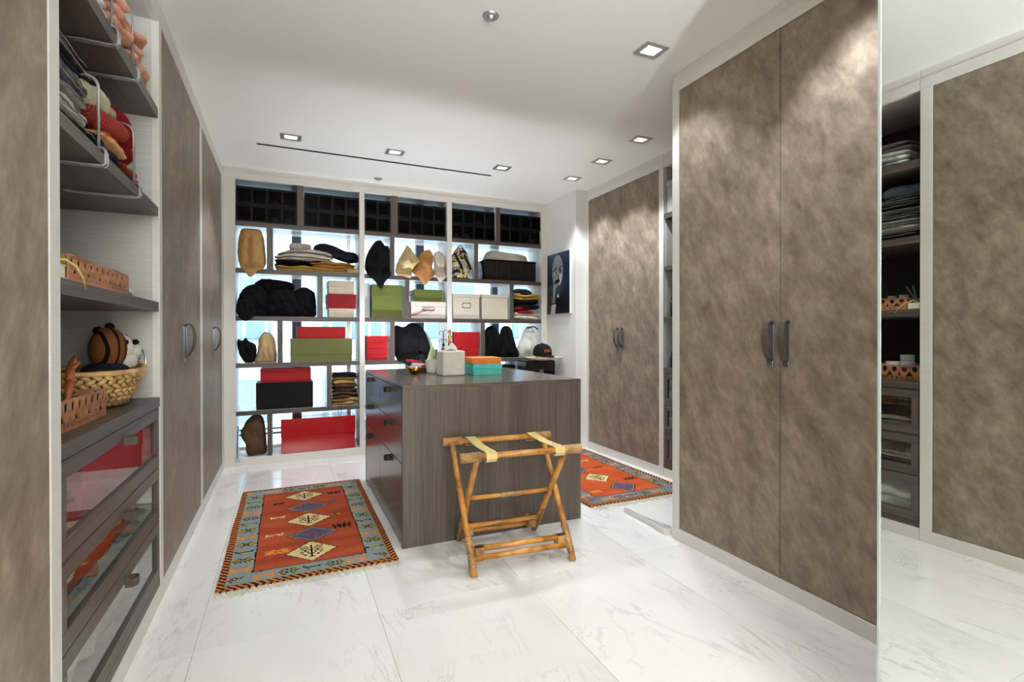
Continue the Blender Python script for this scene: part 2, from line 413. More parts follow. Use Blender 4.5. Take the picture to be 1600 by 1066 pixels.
cg.box(-1.3, 3.6, -3.1, 5.75, ZC+.16, ZC+.3)
struct('ceiling', cg, CEIL)
struct('wall_left', BX(-1.3, -1.16, -1.3, 5.75, 0, ZC), PAINT)
struct('wall_front', BX(-1.3, 3.6, -3.1, -3.0, 0, ZC), plain('taupe_wall_paint', '#a39a90', .6, vary=.01))
struct('wall_left', G().box(-1.3, -1.16, -3.1, 5.75, 0, ZC).box(-1.16, XL, -3.0, -.665, 0, ZC), PAINT)
wr = G().box(3.52, 3.6, -3.1, 5.75, 0, ZC).box(2.79, 3.52, 4.585, 5.75, 0, ZC)      # the far part stands proud of the cabinets and carries the picture
struct('wall_right', wr, PAINT)
struct('wall_right_near', BX(1.475, 3.52, -3.0, .80, 0, ZC), PAINT)                    # the projecting block that carries the mirror
struct('wall_back', G().box(-1.16, -.50, 5.60, 5.75, 0, ZC).box(-.50, 2.79, 5.60, 5.75, 2.66, ZC).box(-.50, 2.79, 5.60, 5.75, 0, .06), PAINT)
struct('wall_back_left_return', BX(-1.16, -.527, 5.24, 5.60, 0, ZC), PAINT)
# windows behind the open shelving: one run of glazing in three lights
MULL = plain('blue_grey_window_metal', '#3c4a5c', .5)
wf = [(-.50, .60), (.60, 1.69), (1.69, 2.79)]
for k, (a, b) in enumerate(wf):
    w = struct('window_%d' % (k+1), G().box(a, b, 5.62, 5.67, .06, .10).box(a, b, 5.62, 5.67, 2.62, 2.66).box(a, a+.02, 5.62, 5.67, .1, 2.62).box(b-.02, b, 5.62, 5.67, .1, 2.62), ALU)
    put('mullion', BX({0: .045, 1: 1.33, 2: 2.25}[k], {0: .135, 1: 1.42, 2: 2.34}[k], 5.615, 5.69, .1, 2.62, .004), MULL, w)
    put('transom', G().box(a+.02, b-.02, 5.635, 5.66, .205, .222).box(a+.02, b-.02, 5.635, 5.66, .255, .268), MULL, w)
    put('pane', BX(a+.02, b-.02, 5.645, 5.651, .1, 2.62), CLEAR, w)
# the building across the street
bt = thing('building', 'white building with balconies across the street beyond the window', 'building', (3, 15, -10))
put('wall', BX(-14, 22, 15, 17, -10, 14), plain('white_facade', '#b4bec6', .7), bt)
WG = plain('blue_facade_glass', '#6d879d', .3)
g0 = BX(-.8, .8, -.06, .05, 0, 1.7, .02)
pr_ = None
for r_ in range(7):
    put('balcony_slab', BX(-14, 22, 13.9, 15, -8+r_*3-.2, -8+r_*3, .02), plain('white_slab', '#dbe2e6', .7), bt)
    rail = G()
    for i in range(73): rail.box(-14+i*.5, -14+i*.5+.06, 13.95, 13.98, -8+r_*3, -8+r_*3+.95)
    rail.box(-14, 22, 13.93, 14.0, -8+r_*3+.95, -8+r_*3+1.02)
    put('railing', rail, plain('white_slab', '#dbe2e6', .7), bt)['kind'] = 'stuff'
    for c_ in range(12):
        if pr_ is None: pr_ = put('window', BX(-13.6, -12.0, 14.93, 15.02, -7.9, -6.0, .02), WG, bt); o = pr_
        else: o = pr_.copy(); COL.objects.link(o); o.parent = bt
        o.location = (c_*2.9, 0, r_*3.0)
# ------------------------------------------------------------------ downlights
WH = plain('white_fitting', '#d9d8d6', .45)
GLOW = glow('lit_lamp', (1, .95, .86, 1), 9)
LL = ['square recessed ceiling light nearest the tall right cabinet', 'recessed ceiling light, nearest of the three beside the far right doors',
      'recessed ceiling light, middle of the three beside the far right doors', 'recessed ceiling light in the far right corner of the ceiling',
      'recessed ceiling light just past the right end of the ceiling slot', 'recessed ceiling light beside the middle of the ceiling slot', 'recessed ceiling light beside the left end of the ceiling slot',
      'recessed ceiling light in front of the tall right cabinet, out of frame']
proto = None
def copy_tree(o, parent=None, loc=None):
    c = o.copy(); COL.objects.link(c)
    if parent is not None: c.parent = parent
    if loc is not None: c.location = loc
    for ch in list(o.children): copy_tree(ch, c)
    return c
for k, (x, y) in enumerate(LIGHTS):
    if proto is None:
        proto = thing('ceiling_light', LL[0], 'ceiling light', (x, y, ZC), 'recessed ceiling lights')
        t = .075; u_ = .062
        fr = G().box(x-t, x+t, y-u_, y-AY, ZC-.006, ZC, .002).box(x-t, x+t, y+AY, y+u_, ZC-.006, ZC, .002).box(x-t, x-AX, y-AY, y+AY, ZC-.006, ZC, .002).box(x+AX, x+t, y-AY, y+AY, ZC-.006, ZC, .002)
        put('frame', fr, ALU, proto)
        rc = G().box(x-AX-.004, x-AX, y-AY, y+AY, ZC, ZC+.07).box(x+AX, x+AX+.004, y-AY, y+AY, ZC, ZC+.07).box(x-AX, x+AX, y-AY-.004, y-AY, ZC, ZC+.07).box(x-AX, x+AX, y+AY, y+AY+.004, ZC, ZC+.07).box(x-AX, x+AX, y-AY, y+AY, ZC+.07, ZC+.074)
        put('recess', rc, WH, proto)
        put('lamp', G().lathe([(.026, .0), (.026, .02), (.02, .03)], (x, y, ZC+.04), 16), GLOW, proto)
        o = proto
        ld = bpy.data.lights.new('downlight', 'SPOT'); ld.energy = LIGHT_W; ld.color = LIGHT_COL; ld.spot_size = radians(96); ld.spot_blend = .55; ld.shadow_soft_size = .03
    else:
        o = copy_tree(proto, None, (x, y, ZC)); o['label'] = LL[k]
    lo = bpy.data.objects.new('downlight', ld); COL.objects.link(lo); lo.parent = o; lo.location = (0, 0, -.012)
# added fill light behind the viewer, modelled as a lamp, to brighten the ceiling
ul = thing('rear_fill_light', 'unseen fill light on a pole, added behind the viewer to brighten the ceiling', 'fill light', (.30, -2.4, 0))
put('base', G().lathe([(.13, 0), (.13, .02), (.02, .03)], (.30, -2.4, 0), 24), ALU, ul); put('pole', G().tube([(.30, -2.4, .02), (.30, -2.4, 1.25)], .012, 12), ALU, ul, True)
put('shade', G().lathe([(.03, 1.24), (.10, 1.27), (.17, 1.36), (.175, 1.36), (.105, 1.265), (.03, 1.23)], (.30, -2.4, 0), 28, close=False), ALU, ul, True)
put('bulb', G().ball((.30, -2.4, 1.30), .035, 12), GLOW, ul, True)
ud = bpy.data.lights.new('fill_spot', 'SPOT'); ud.energy = FILL_W; ud.color = (.88, .96, 1.04); ud.spot_size = radians(165); ud.spot_blend = .3; ud.shadow_soft_size = .06
uo = bpy.data.objects.new('fill_spot', ud); COL.objects.link(uo); uo.parent = ul; uo.location = (0, 0, 1.38); uo.rotation_euler = (pi, 0, 0)
u2 = thing('island_fill_light', 'small unseen fill light added on the floor behind the island', 'fill light', (1.15, 4.66, 0))  # hidden light added here to brighten the far ceiling
put('housing', G().lathe([(.07, 0), (.07, .30), (.064, .30), (.060, .20), (0, .20)], (1.15, 4.66, 0), 24, close=False), ALU, u2, True); put('bulb', G().ball((1.15, 4.66, .235), .03, 12), GLOW, u2, True)
ud2 = bpy.data.lights.new('fill_spot', 'SPOT'); ud2.energy = FILL2_W; ud2.color = (.88, .96, 1.04); ud2.spot_size = radians(110); ud2.spot_blend = 1; ud2.shadow_soft_size = .06
uo2 = bpy.data.objects.new('fill_spot', ud2); COL.objects.link(uo2); uo2.parent = u2; uo2.location = (0, 0, .31); uo2.rotation_euler = (pi, 0, 0)
sl = thing('air_slot', 'long dark linear air slot in the ceiling', 'air vent', (.79, 4.526, ZC))
put('slot_liner', G().box(-.225, 1.808, 4.51, 4.519, ZC-.001, ZC+.06).box(-.225, 1.808, 4.534, 4.543, ZC-.001, ZC+.06).box(-.225, 1.808, 4.51, 4.543, ZC+.06, ZC+.065), SHADOWGAP, sl)
sp = put('sprinkler_cap', G().lathe([(.03, -.008), (.036, -.006), (.04, 0)], (.82, 5.06, ZC), 24).lathe([(.012, -.02), (.018, -.012), (.02, -.008)], (.82, 5.06, ZC), 16), ALU, loc=(.82, 5.06, ZC)); tag(sp, 'small round sprinkler cap on the ceiling near the end shelving', 'sprinkler')
sp2 = sp.copy(); COL.objects.link(sp2); sp2.location = (.9, 2.26, ZC); tag(sp2, 'small round sprinkler cap at the top edge of the picture', 'sprinkler')
# ------------------------------------------------------------------ wardrobes
def strap_handle(door, xf, s, y):
    """curved leather strap over a steel back plate; s: direction out of the door"""
    path = [(.003, 1.255), (.008, 1.268), (.02, 1.272), (.034, 1.262), (.045, 1.235), (.050, 1.20), (.047, 1.16), (.037, 1.125), (.022, 1.098), (.008, 1.083), (.005, 1.07)]
    put('handle_strap', G().tube([(xf+s*o, y, z) for o, z in path], 0, flat=((0, 1, 0), .030, .0035)), LEATHER, door, smooth=False)
    put('handle_plate', G().box(xf, xf+s*.004, y-.013, y+.013, 1.062, 1.268, .001).box(xf+s*.004, xf+s*.014, y-.016, y+.016, 1.056, 1.083, .002), STEEL, door)
def frame_parts(t, xf, s, y0, y1, stiles, side_panel=None, depth=.58):
    """pale face frame: plinth, fascia, set-back crown and upright stiles; s: out of the cabinet"""
    put('plinth', BX(xf-s*.03, xf+s*.002, y0, y1, 0, .072, .001), LINEN, t)
    put('fascia', BX(xf-s*.03, xf, y0, y1, 2.628, 2.692, .001), LINEN, t)
    put('crown_strip', BX(xf-s*.03, xf-s*.009, y0, y1, 2.692, ZC, .001), LINEN, t)
    for a, b in stiles: put('stile', BX(xf-s*.03, xf, a, b, .072, 2.628, .001), LINEN, t)
def wardrobe(label, xf, s, y0, y1, doors, stiles, handles):
    t = thing('wardrobe', label, 'wardrobe', (xf-s*.3, (y0+y1)/2, 0))
    put('carcass', BX(xf-s*.024, xf-s*.58, y0+.018, y1-.018, .02, ZC-.02), SHADOWGAP, t)
    frame_parts(t, xf, s, y0, y1, stiles)
    for (a, b), h in zip(doors, handles):
        d = put('door', BX(xf-s*.022, xf-s*.002, a+.0018, b-.0018, .0755, 2.6245, .0012), SUEDE, t)
        if h is not None: strap_handle(d, xf-s*.002, s, h)
    return t
wardrobe('brown suede wardrobe door at the extreme left edge, before the open shelves', XL, 1, -.66, 1.639, [(-.64, -.10), (-.10, .455), (.455, 1.016), (1.016, 1.576)], [(1.578, 1.639)], [-.13, -.07, .98, None])
wardrobe('brown two-door wardrobe just past the open shelves on the left', XL, 1, 2.737, 3.95, [(2.79, 3.35), (3.35, 3.907)], [(2.737, 2.788), (3.909, 3.95)], [3.318, 3.382])
wardrobe('brown two-door wardrobe in the far left corner', XL, 1, 3.95, 5.224, [(3.995, 4.557), (4.557, 5.117)], [(3.95, 3.993), (5.119, 5.224)], [4.525, 4.59])
tw = wardrobe('tall brown two-door wardrobe standing proud at the right, next to the mirror', XR, -1, .82, 2.337, [(.965, 1.624), (1.624, 2.281)], [(.82, .963), (2.283, 2.337)], [1.586, 1.668])
put('side_panel', BX(XR+.0305, XRR, 2.32, 2.338, 0, ZC, .001), LINEN, tw)
wardrobe('brown two-door wardrobe in the far right recess beside the picture wall', XRR, -1, 3.38, 4.583, [(3.437, 3.99), (3.99, 4.541)], [(3.38, 3.435), (4.543, 4.583)], [3.955, 4.025])
# ------------------------------------------------------------------ open shelving with drawers (left, and its twin half hidden on the right)
def loop_pull(parent, xf, s, y, z, mat, w=.028, out=.034, half=.024):
    pts = [(xf, y-half, z), (xf+s*out*.7, y-half, z), (xf+s*out, y-half*.45, z), (xf+s*out, y+half*.45, z), (xf+s*out*.7, y+half, z), (xf, y+half, z)]
    put('loop_pull', G().tube(pts, 0, flat=((0, 0, 1), w, .004)), mat, parent)
def shelving(label, xf, s, y0, y1, stile0, top_z=2.628, glass=True):
    t = thing('shelving_unit', label, 'shelving unit', (xf-s*.3, (y0+y1)/2, 0))
    frame_parts(t, xf, s, y0, y1, stile0)
    xb = xf-s*.57
    put('back_panel', BX(xb, xb-s*.02, y0, y1, .05, 2.66), BLACKB, t)
    put('side_panel', BX(xf-s*.03, xb, y0-.016, y0+.002, .0, 2.66), LINEN2, t)
    put('side_panel', BX(xf-s*.03, xb, y1-.002, y1+.016, .0, 2.66), LINEN2, t)
    put('top_panel', BX(xf-s*.03, xb, y0, y1, 2.63, 2.66), LINEN2, t)
    for a, b in ((2.188, 2.234), (1.745, 1.786), (1.313, 1.356)):
        put('shelf', BX(xf-s*.004, xb, y0+.003, y1-.003, a, b, .001), WOODY, t)
    put('counter', BX(xf-s*.001, xb, y0+.003, y1-.003, .884, .926, .001), WOODY, t)
    for zt, zb in ((.880, .616), (.612, .375), (.371, .106)):
        f = G(); a, b = y0+.006, y1-.006; x0, x1 = xf-s*.026, xf-s*.004
        d = put('drawer', BX(x0, x1, a, b, zt-.05, zt, .0015), WOODY, t)
        put('bottom_rail', BX(x0, x1, a, b, zb, zb+.055, .0015), WOODY, d)
        put('drawer_stile', BX(x0, x1, a, a+.038, zb+.055, zt-.05, .0015), WOODZ, d)
        put('drawer_stile', BX(x0, x1, b-.038, b, zb+.055, zt-.05, .0015), WOODZ, d)
        put('pane', BX(xf-s*.014, xf-s*.018, a+.036, b-.036, zb+.053, zt-.048), COATED, d)
        put('tray', G().box(x0, xb+s*.03, a+.01, b-.01, zb+.012, zb+.02).box(xb+s*.03, xb+s*.04, a+.01, b-.01, zb+.02, zb+.13).box(x0, xb+s*.03, a+.006, a+.012, zb+.02, zb+.13).box(x0, xb+s*.03, b-.012, b-.006, zb+.02, zb+.13), LINEN2, d)
        loop_pull(d, x1, s, y0+.58, zt-.052, PULL)
    put('drawer_plinth', BX(xf-s*.004, xf-s*.03, y0, y1, .072, .104), WOODY, t)
    return t
LU = shelving('open shelves of dark wood with three glass drawers on the left wall', XL, 1, 1.641, 2.735, [])
RU = shelving('sliver of open shelving seen between the two right wardrobes', XRR, -1, 2.36, 3.378, [])
# ------------------------------------------------------------------ the open bookcase across the end wall
bk = thing('bookcase', 'floor-to-ceiling open-backed bookcase across the end wall before the window', 'bookcase', (1.13, 5.4, 0))
Y1 = 5.595
for a, b in ((-.527, -.431), (.663, .713), (1.574, 1.627), (2.713, 2.789)): put('post', BX(a, b, YB, Y1, .0, 2.64, .0015), LINEN, bk)
put('top_rail', BX(-.527, 2.789, YB, YB+.03, 2.64, 2.692, .001), LINEN, bk)
put('crown_strip', BX(-.527, 2.789, YB+.008, YB+.03, 2.692, ZC, .001), LINEN, bk)
put('top_panel', BX(-.43, 2.71, YB+.03, Y1, 2.642, 2.66), LINEN2, bk)
put('base', BX(-.527, 2.789, YB+.001, Y1, 0, .076, .001), LINEN, bk)
PALE = linen('pale_glossy_interior_laminate', '#c9cbcb', '#d9dcdc', .25)
bays = [(-.431, .663), (.713, 1.574), (1.627, 2.713)]
def board(nm, x0, x1, z0, z1):
    b = put(nm, BX(x0, x1, YB+.012, Y1, z0, z1, .0008), PALE, bk)
    put('front_edge', BX(x0, x1, YB+.003, YB+.012, z0, z1, .001), WOODX if x1-x0 > z1-z0 else WOODZ, b)
for a, b in bays:
    for z0, z1 in ((2.212, 2.256), (1.779, 1.823), (1.340, 1.383), (.905, .946), (.464, .505)): board('shelf', a+.001, b-.001, z0, z1)
for z0, z1, L in ((2.256, 2.64, [(.09, .147), (.98, 1.046), (2.139, 2.193)]), (1.823, 2.212, [(-.174, -.12), (.967, 1.013), (1.883, 1.930)]), (1.383, 1.779, [(.270, .317), (1.121, 1.167), (2.312, 2.360)]),
               (.946, 1.340, [(-.085, -.040), (.967, 1.013), (1.960, 2.008)]), (.505, .905, [(.353, .399), (1.121, 1.167), (2.404, 2.452)]), (.076, .464, [(-.174, -.130), (.967, 1.013), (1.883, 1.930)])):
    for a, b in L: board('divider', a, b, z0+.001, z1-.001)
# ------------------------------------------------------------------ mirror
mt = thing('mirror', 'floor-to-ceiling mirror panel at the right edge reflecting the left shelves', 'mirror', (1.45, .2, 0))
MIR = N('silvered_glass', 0.0, 1); MIR.b.inputs['Base Color'].default_value = (.80, .83, .80, 1)
ph = radians(1.0)
def mp_(along, out): return (1.45*cos(ph)-along*sin(ph)-out*cos(ph), 1.45*sin(ph)+along*cos(ph)-out*sin(ph))
def slab(a0, a1, o0, o1, z0, z1):
    g = G(); c = [mp_(a, o) for a, o in ((a0, o0), (a1, o0), (a1, o1), (a0, o1))]
    return g.add([(x, y, z) for z in (z0, z1) for x, y in c], [(0, 1, 2, 3), (4, 5, 6, 7), (0, 1, 5, 4), (1, 2, 6, 5), (2, 3, 7, 6), (3, 0, 4, 7)])
put('mirror_glass', slab(-1.22, .793, -.006, 0, .02, ZC-.003), MIR.m, mt)
put('bevel_strip', slab(.793, .799, -.010, .003, .0, ZC-.003), plain('pale_bevel_line', '#c3c9c8', .35, .3), mt)  # bright line of the mirror's bevelled edge, coloured in as a pale strip
put('backing', slab(-1.22, .79, -.022, -.006, .0, ZC-.003), SHADOWGAP, mt)
# ------------------------------------------------------------------ island
il = thing('island', 'dark wood island with drawers in the middle of the room', 'island', (1.17, 3.57, 0))
x0, x1, y0, y1, zt = .59, 1.76, 2.83, 4.30, .918
put('top', BX(x0, x1, y0, y1, zt-.02, zt, .0015), TOPX, il)
put('end_panel', BX(x0, x1, y0, y0+.03, 0, zt-.02, .0012), WOODZ, il)
put('end_panel', BX(x0, x1, y1-.03, y1, 0, zt-.02, .0012), WOODZ, il)
put('side_panel', BX(x1-.02, x1, y0+.03, y1-.03, 0, zt-.02, .001), WOODZ, il)
put('carcass', BX(x0+.022, x1-.02, y0+.03, y1-.03, .0, zt-.02), SHADOWGAP, il)
ISW = wood_laminate('dark_satin_drawer_laminate', '#3b322d', '#6b6058', 'Z', .22)
for a, b, hy in ((y0+.032, 3.586, 3.24), (3.590, y1-.032, 3.985)):
    for z0, z1, hz in ((.688, .895, .862), (.474, .684, .652), (.02, .470, .428)):
        d = put('drawer', BX(x0+.001, x0+.022, a, b, z0, z1, .001), ISW, il)
        loop_pull(d, x0+.001, -1, hy, hz, LEATHERD, .032, .032, .02)
# ------------------------------------------------------------------ rattan luggage rack
CANE = rattan('honey_cane', '#8a541f', '#cf9344'); WRAP = rattan('rattan_wrapping', '#8a5f30', '#c39a62', 170); CANED = rattan('dark_cane_tips', '#6d4322', '#99632f')
WEB = cloth('yellow_webbing', '#dcc887', '#c9b474', 90, .2)
RC = (1.135, 2.565); rk = thing('luggage_rack', 'folding rattan luggage rack with webbing straps in front of the island', 'luggage rack', (RC[0], RC[1], 0))
def rp(x, y, z): a = -.075; return (RC[0]+x*cos(a)-y*sin(a), RC[1]+x*sin(a)+y*cos(a), z)
def bar(a, b, r, nm, mat=None, parent=rk, n=10, seg=1):
    a, b = Vector(a), Vector(b); pts = [rp(*(a+(b-a)*i/seg)) for i in range(seg+1)]
    return put(nm, G().tube(pts, r, n), mat or CANE, parent, True)
def wrap(a, b, r, parent, turns, nm='binding', mat=None):
    a, b = Vector(a), Vector(b); k = turns*3; pts = []; rs = []
    for i in range(k+1): pts.append(rp(*(a+(b-a)*i/k))); rs.append(r*(.88 if i % 3 == 0 else 1.05))
    return put(nm, G().tube(pts, rs, 10), mat or WRAP, parent, True)
def lerp(a, b, t): return tuple(p+(q-p)*t for p, q in zip(a, b))
for hx, y0_, y1_ in ((.272, -.235, .205), (.236, .235, -.185)):
    for sg in (-1, 1):
        foot, top = (sg*hx, y0_, .004), (sg*(hx+.012), y1_, .572)
        lg = bar(foot, top, [.0172, .0172, .0166, .0170, .0160], 'leg', seg=4)
        put('knot', G().tube([rp(*lerp(foot, top, .62)), rp(*lerp(foot, top, .63)), rp(*lerp(foot, top, .64))], [.0168, .0188, .0168], 10).tube([rp(*lerp(foot, top, .33)), rp(*lerp(foot, top, .34)), rp(*lerp(foot, top, .35))], [.0168, .0188, .0168], 10), CANE, lg, True)
        wrap(lerp(foot, top, .05), lerp(foot, top, .27), .0200, lg, 13)
        put('leg_brace', G().tube([rp(*(Vector(lerp(foot, top, t))+Vector((0, .022 if y0_ < 0 else -.022, 0)))) for t in (.03, .3)], .009, 8), CANED, lg, True)
        wrap(lerp(foot, top, .93), lerp(foot, top, 1.0), .0175, lg, 4)
    yl = lambda z: y0_+(y1_-y0_)*z/.572
    for z, r in ((.105, .0145), (.070, .0145)):
        st = bar((-hx, yl(z), z), (hx, yl(z), z), r, 'stretcher')
    for sg in (-1, 1):
        put('stretcher_binding', G().tube([rp(sg*(hx-.02-.045*i/18), yl(.088)+(.0015 if i % 3 else 0), .088) for i in range(19)], 0, flat=((0, 0, 1), .070, .038)), WRAP, rk)
    y_r = y1_
    for dy, dz, r in ((0, 0, .0165), (-.02 if y1_ < 0 else .02, .004, .011)):
        rl = bar((-.336, y_r+dy, .587+dz), (.336, y_r+dy, .587+dz), r, 'rail')
    for sg in (-1, 1): wrap((sg*.225, y_r+(-.008 if y1_ < 0 else .008), .588), (sg*.338, y_r+(-.008 if y1_ < 0 else .008), .588), .0245, rk, 12, 'rail_binding')
ms = bar((-.236, .01, .315), (.236, .01, .315), .012, 'stretcher'); wrap((-.05, .01, .315), (.07, .01, .315), .0145, ms, 14)
for x in (-.175, .205):
    pts = [(x, .208, .560), (x, .236, .575), (x, .236, .600), (x, .208, .610), (x, .1, .604), (x, 0, .600), (x, -.1, .604), (x, -.188, .610), (x, -.216, .604), (x, -.220, .58), (x, -.205, .562), (x, -.18, .566)]
    put('webbing_strap', G().tube([rp(*p) for p in pts], 0, flat=((1, -.075, 0), .056, .0025)), WEB, rk)
for sg in (-1, 1): put('pivot_bolt', G().tube([rp(sg*.215, .012, .30), rp(sg*.29, .012, .30)], .005, 8), IRON, rk)

# ------------------------------------------------------------------ rugs
BM = {'flower': ["..k...k..", "yk.k.k.ky", ".yykkkyy.", "kkk.y.kkk", ".yykkkyy.", "yk.k.k.ky", "..k...k.."],
      'animal': ["o.........oo", "o.........oo", "ooooooooooo.", "oyoooooooyo.", "o.o.....o.o.", "o.o.....o.o.", "oo.oo...oooo"],
      'bird': ["k.........", "kk......kk", ".kkkkkkkk.", "..yyyyyy..", "..kk......"],
      'tree': [".....k.....", "k.k..k..k.k", ".k.k.k.k.k.", "k.k..k..k.k", ".k.k.k.k.k.", "..k.kkk.k..", "k.k..k..k.k", ".k.k.k.k.k.", "k..k.k.k..k", ".k..kkk..k.", "..k..k..k..", ".....k.....", "....kkk...."],
      'bush': ["k..k...k..k", "kk.kk.kk.kk", ".kkkkkkkkk.", "kk.kk.kk.kk", ".k..k.k..k."]}
INK = {'k': C('#1d1612'), 'y': C('#c0a52f'), 'o': C('#e0852f'), 'c': C('#ddc489'), 'b': C('#4a5675'), 'd': C('#7b3b22')}
def stamp(kind, u, v, cx, cy, w, h, ink=None):
    b = BM[kind]; i = (u-cx)/w+.5; j = (cy-v)/h+.5
    if 0 <= i < 1 and 0 <= j < 1:
        ch = b[int(j*len(b))][int(i*len(b[0]))]
        if ch != '.': return INK[ink or ch]
    return None
def rug_colour(Wd, Ln, diamonds, motifs, field, seed, band):
    rr = random.Random(seed)
    def vary(c, a): q = 1+rr.uniform(-a, a); return tuple(min(1, x*q) for x in c[:3])
    F1, F2 = C(field[0]), C(field[1]); B1, B2 = C(band[0]), C(band[1])
    def f(u, v):
        x, y = u*Wd, v*Ln; e = min(x, Wd-x); e2 = min(y, Ln-y); q = min(e, e2)
        jag = .004*noise.noise(Vector((x*40, y*40, seed)))
        if q < .036:
            ph_ = ((y if e < e2 else x)*1.0 + q*.9)/.034
            return vary(INK['k'] if ph_ % 1 < .54 else C('#cf7a35'), .12)
        if q < .15+jag:
            if q > .143+jag: return vary(INK['k'], .1)
            ab = .5+.5*noise.noise(Vector((x*4, y*16, seed+3)))
            base = vary(tuple(B1[i]*ab+B2[i]*(1-ab) for i in range(3)), .10)
            side = e < e2
            t = y if side else x; k = round((t-.09)/.112); c = .09+k*.112
            kinds = ['flower', 'animal', 'flower', 'bird']
            n = kinds[(k + (0 if (x < Wd/2 or not side) else 2)) % 4]
            w_, h_ = (.098, .066) if n != 'bird' else (.095, .048)
            if side: s_ = stamp(n, x, y, .09 if x < Wd/2 else Wd-.09, c, w_, h_)
            else: s_ = stamp(n, x, y, c, .09 if y < Ln/2 else Ln-.09, w_, h_) if .15 < c < Wd-.15 else None
            return vary(s_, .1) if s_ else base
        for cx, cy, hw, hh, col in diamonds:
            dd = abs(x-cx)/hw+abs(y-cy)/hh
            if dd < 1:
                if dd > .93: return vary(INK['k'], .1)
                if col == 'c':
                    s_ = stamp('tree', x, y, cx, cy, hw*.85, hh*1.15, 'k'); return vary(s_ or INK['c'], .07)
                s_ = stamp('tree', x, y, cx, cy, hw*.6, hh*.7, 'd')
                if dd > .84: return vary(C('#9c8a6c'), .2)
                return vary(s_ if s_ else INK['b'], .3) if noise.noise(Vector((x*60, y*60, 4))) < .32 else vary(C('#a8502a'), .1)
        for n, cx, cy, w_, h_, ink in motifs:
            s_ = stamp(n, x, y, cx, cy, w_, h_, ink)
            if s_: return vary(s_, .1)
        ab = .5+.9*noise.noise(Vector((x*2, y*13, seed))); ab = max(0, min(1, ab))
        return vary(tuple(F1[i]*ab+F2[i]*(1-ab) for i in range(3)), .09)
    return f
PILE = attr_paint('knotted_wool_pile', .95, .5); FRINGE = cloth('ivory_fringe', '#ddd6c2', '#cbc2ab', 90, .2)
def rug(label, X0, Y0, Wd, Ln, diamonds, motifs, field, band, seed, fringe_ends):
    nx, ny = int(Wd/.005), int(Ln/.006)
    def pos(u, v):
        q = noise.noise(Vector((u*5, v*9, seed)))
        return (X0+u*Wd+.010*noise.noise(Vector((v*3, seed, u*2))), Y0+v*Ln+.008*noise.noise(Vector((u*3, seed+5, v))), .0135+.0015*q)
    vs, fs, cols = paintgrid(nx, ny, pos, rug_colour(Wd, Ln, diamonds, motifs, field, seed, band))
    rim = [i for i in range(nx+1)] + [(j+1)*(nx+1)-1 for j in range(1, ny+1)] + [ny*(nx+1)+i for i in range(nx-1, -1, -1)] + [j*(nx+1) for j in range(ny-1, 0, -1)]
    b = len(vs); vs += [(vs[i][0], vs[i][1], .0008) for i in rim]; k = len(rim)
    fs += [(rim[i], rim[(i+1) % k], b+(i+1) % k, b+i) for i in range(k)]
    for i in range(k): cols.append(INK['k'] if (i//3) % 2 else C('#cf7a35'))
    g = G(); g.v, g.f = vs, fs
    o = put('rug', g, PILE, loc=(X0+Wd/2, Y0+Ln/2, 0), smooth=False); setpaint(o, cols); tag(o, label, 'rug')
    fr = G(); rr = random.Random(seed)
    for (yy, sg) in fringe_ends:
        for i in range(int(Wd/.0055)):
            x = X0+.004+i*.0055+rr.uniform(-.002, .002); L = rr.uniform(.03, .062); dx = rr.uniform(-.02, .02)
            y = yy+.008*noise.noise(Vector(((x-X0)/Wd*3, seed+5, 0 if sg < 0 else 1)))
            fr.tube([(x, y-sg*.004, .006), (x+dx*.4, y+sg*L*.5, .005), (x+dx, y+sg*L, .002)], 0, flat=((1, 0, 0), .004, .0016))
    q = put('fringe', fr, FRINGE, o); q['kind'] = 'stuff'
    return o
D1 = [(.430, .300, .142, .142, 'c'), (.445, .555, .150, .125, 'b'), (.436, .815, .145, .135, 'c'), (.437, 1.075, .148, .120, 'b'), (.42, 1.345, .142, .125, 'c')]
M1 = [('animal', .235, .62, .10, .035, 'c'), ('animal', .25, .93, .09, .04, 'c'), ('bush', .62, .62, .11, .08, 'k'), ('bush', .245, 1.22, .07, .06, 'k'), ('bush', .63, 1.33, .10, .055, 'k'), ('flower', .60, .84, .07, .055, None), ('flower', .60, 1.12, .06, .05, 'b'), ('flower', .255, .36, .13, .075, 'o'), ('bush', .255, .36, .05, .03, 'k')]
r1 = rug('orange tribal rug with five diamonds left of the island', -.31, 2.69, .85, 1.63, D1, M1, ('#b4512c', '#9a3d22'), ('#8f968c', '#7c8a90'), 3, [(2.69, -1)])
D2 = [(.49, .29, .12, .14, 'b'), (.435, .58, .125, .14, 'c'), (.40, .87, .12, .13, 'b'), (.42, 1.15, .12, .13, 'c')]
M2 = [('bush', .67, .45, .12, .09, 'k'), ('flower', .22, .26, .10, .07, 'o'), ('bush', .62, .85, .1, .07, 'd'), ('animal', .63, 1.1, .1, .05, 'c')]
r2 = rug('orange tribal rug on the right, partly hidden behind the island', 1.925, 2.965, .905, 1.53, D2, M2, ('#cc5c2c', '#b84c24'), ('#8b8e90', '#5f6672'), 11, [(2.965, -1), (4.495, 1)])

# strap lying on the floor by the tall wardrobe
cb = G(); WC = plain('white_strap', '#d8d6d2', .6)
cb.tube([(2.085, 2.80, .018), (2.088, 2.70, .018), (2.088, 2.60, .018), (2.085, 2.52, .018), (2.07, 2.45, .018), (2.075, 2.395, .018), (2.11, 2.37, .018), (2.14, 2.40, .018), (2.135, 2.46, .018), (2.11, 2.53, .018), (2.10, 2.60, .018), (2.098, 2.70, .018), (2.098, 2.79, .018)], 0, flat=((0, 0, 1), .034, .005))
tag(put('strap', cb, WC), 'white folded strap lying on the floor by the tall wardrobe corner', 'strap')

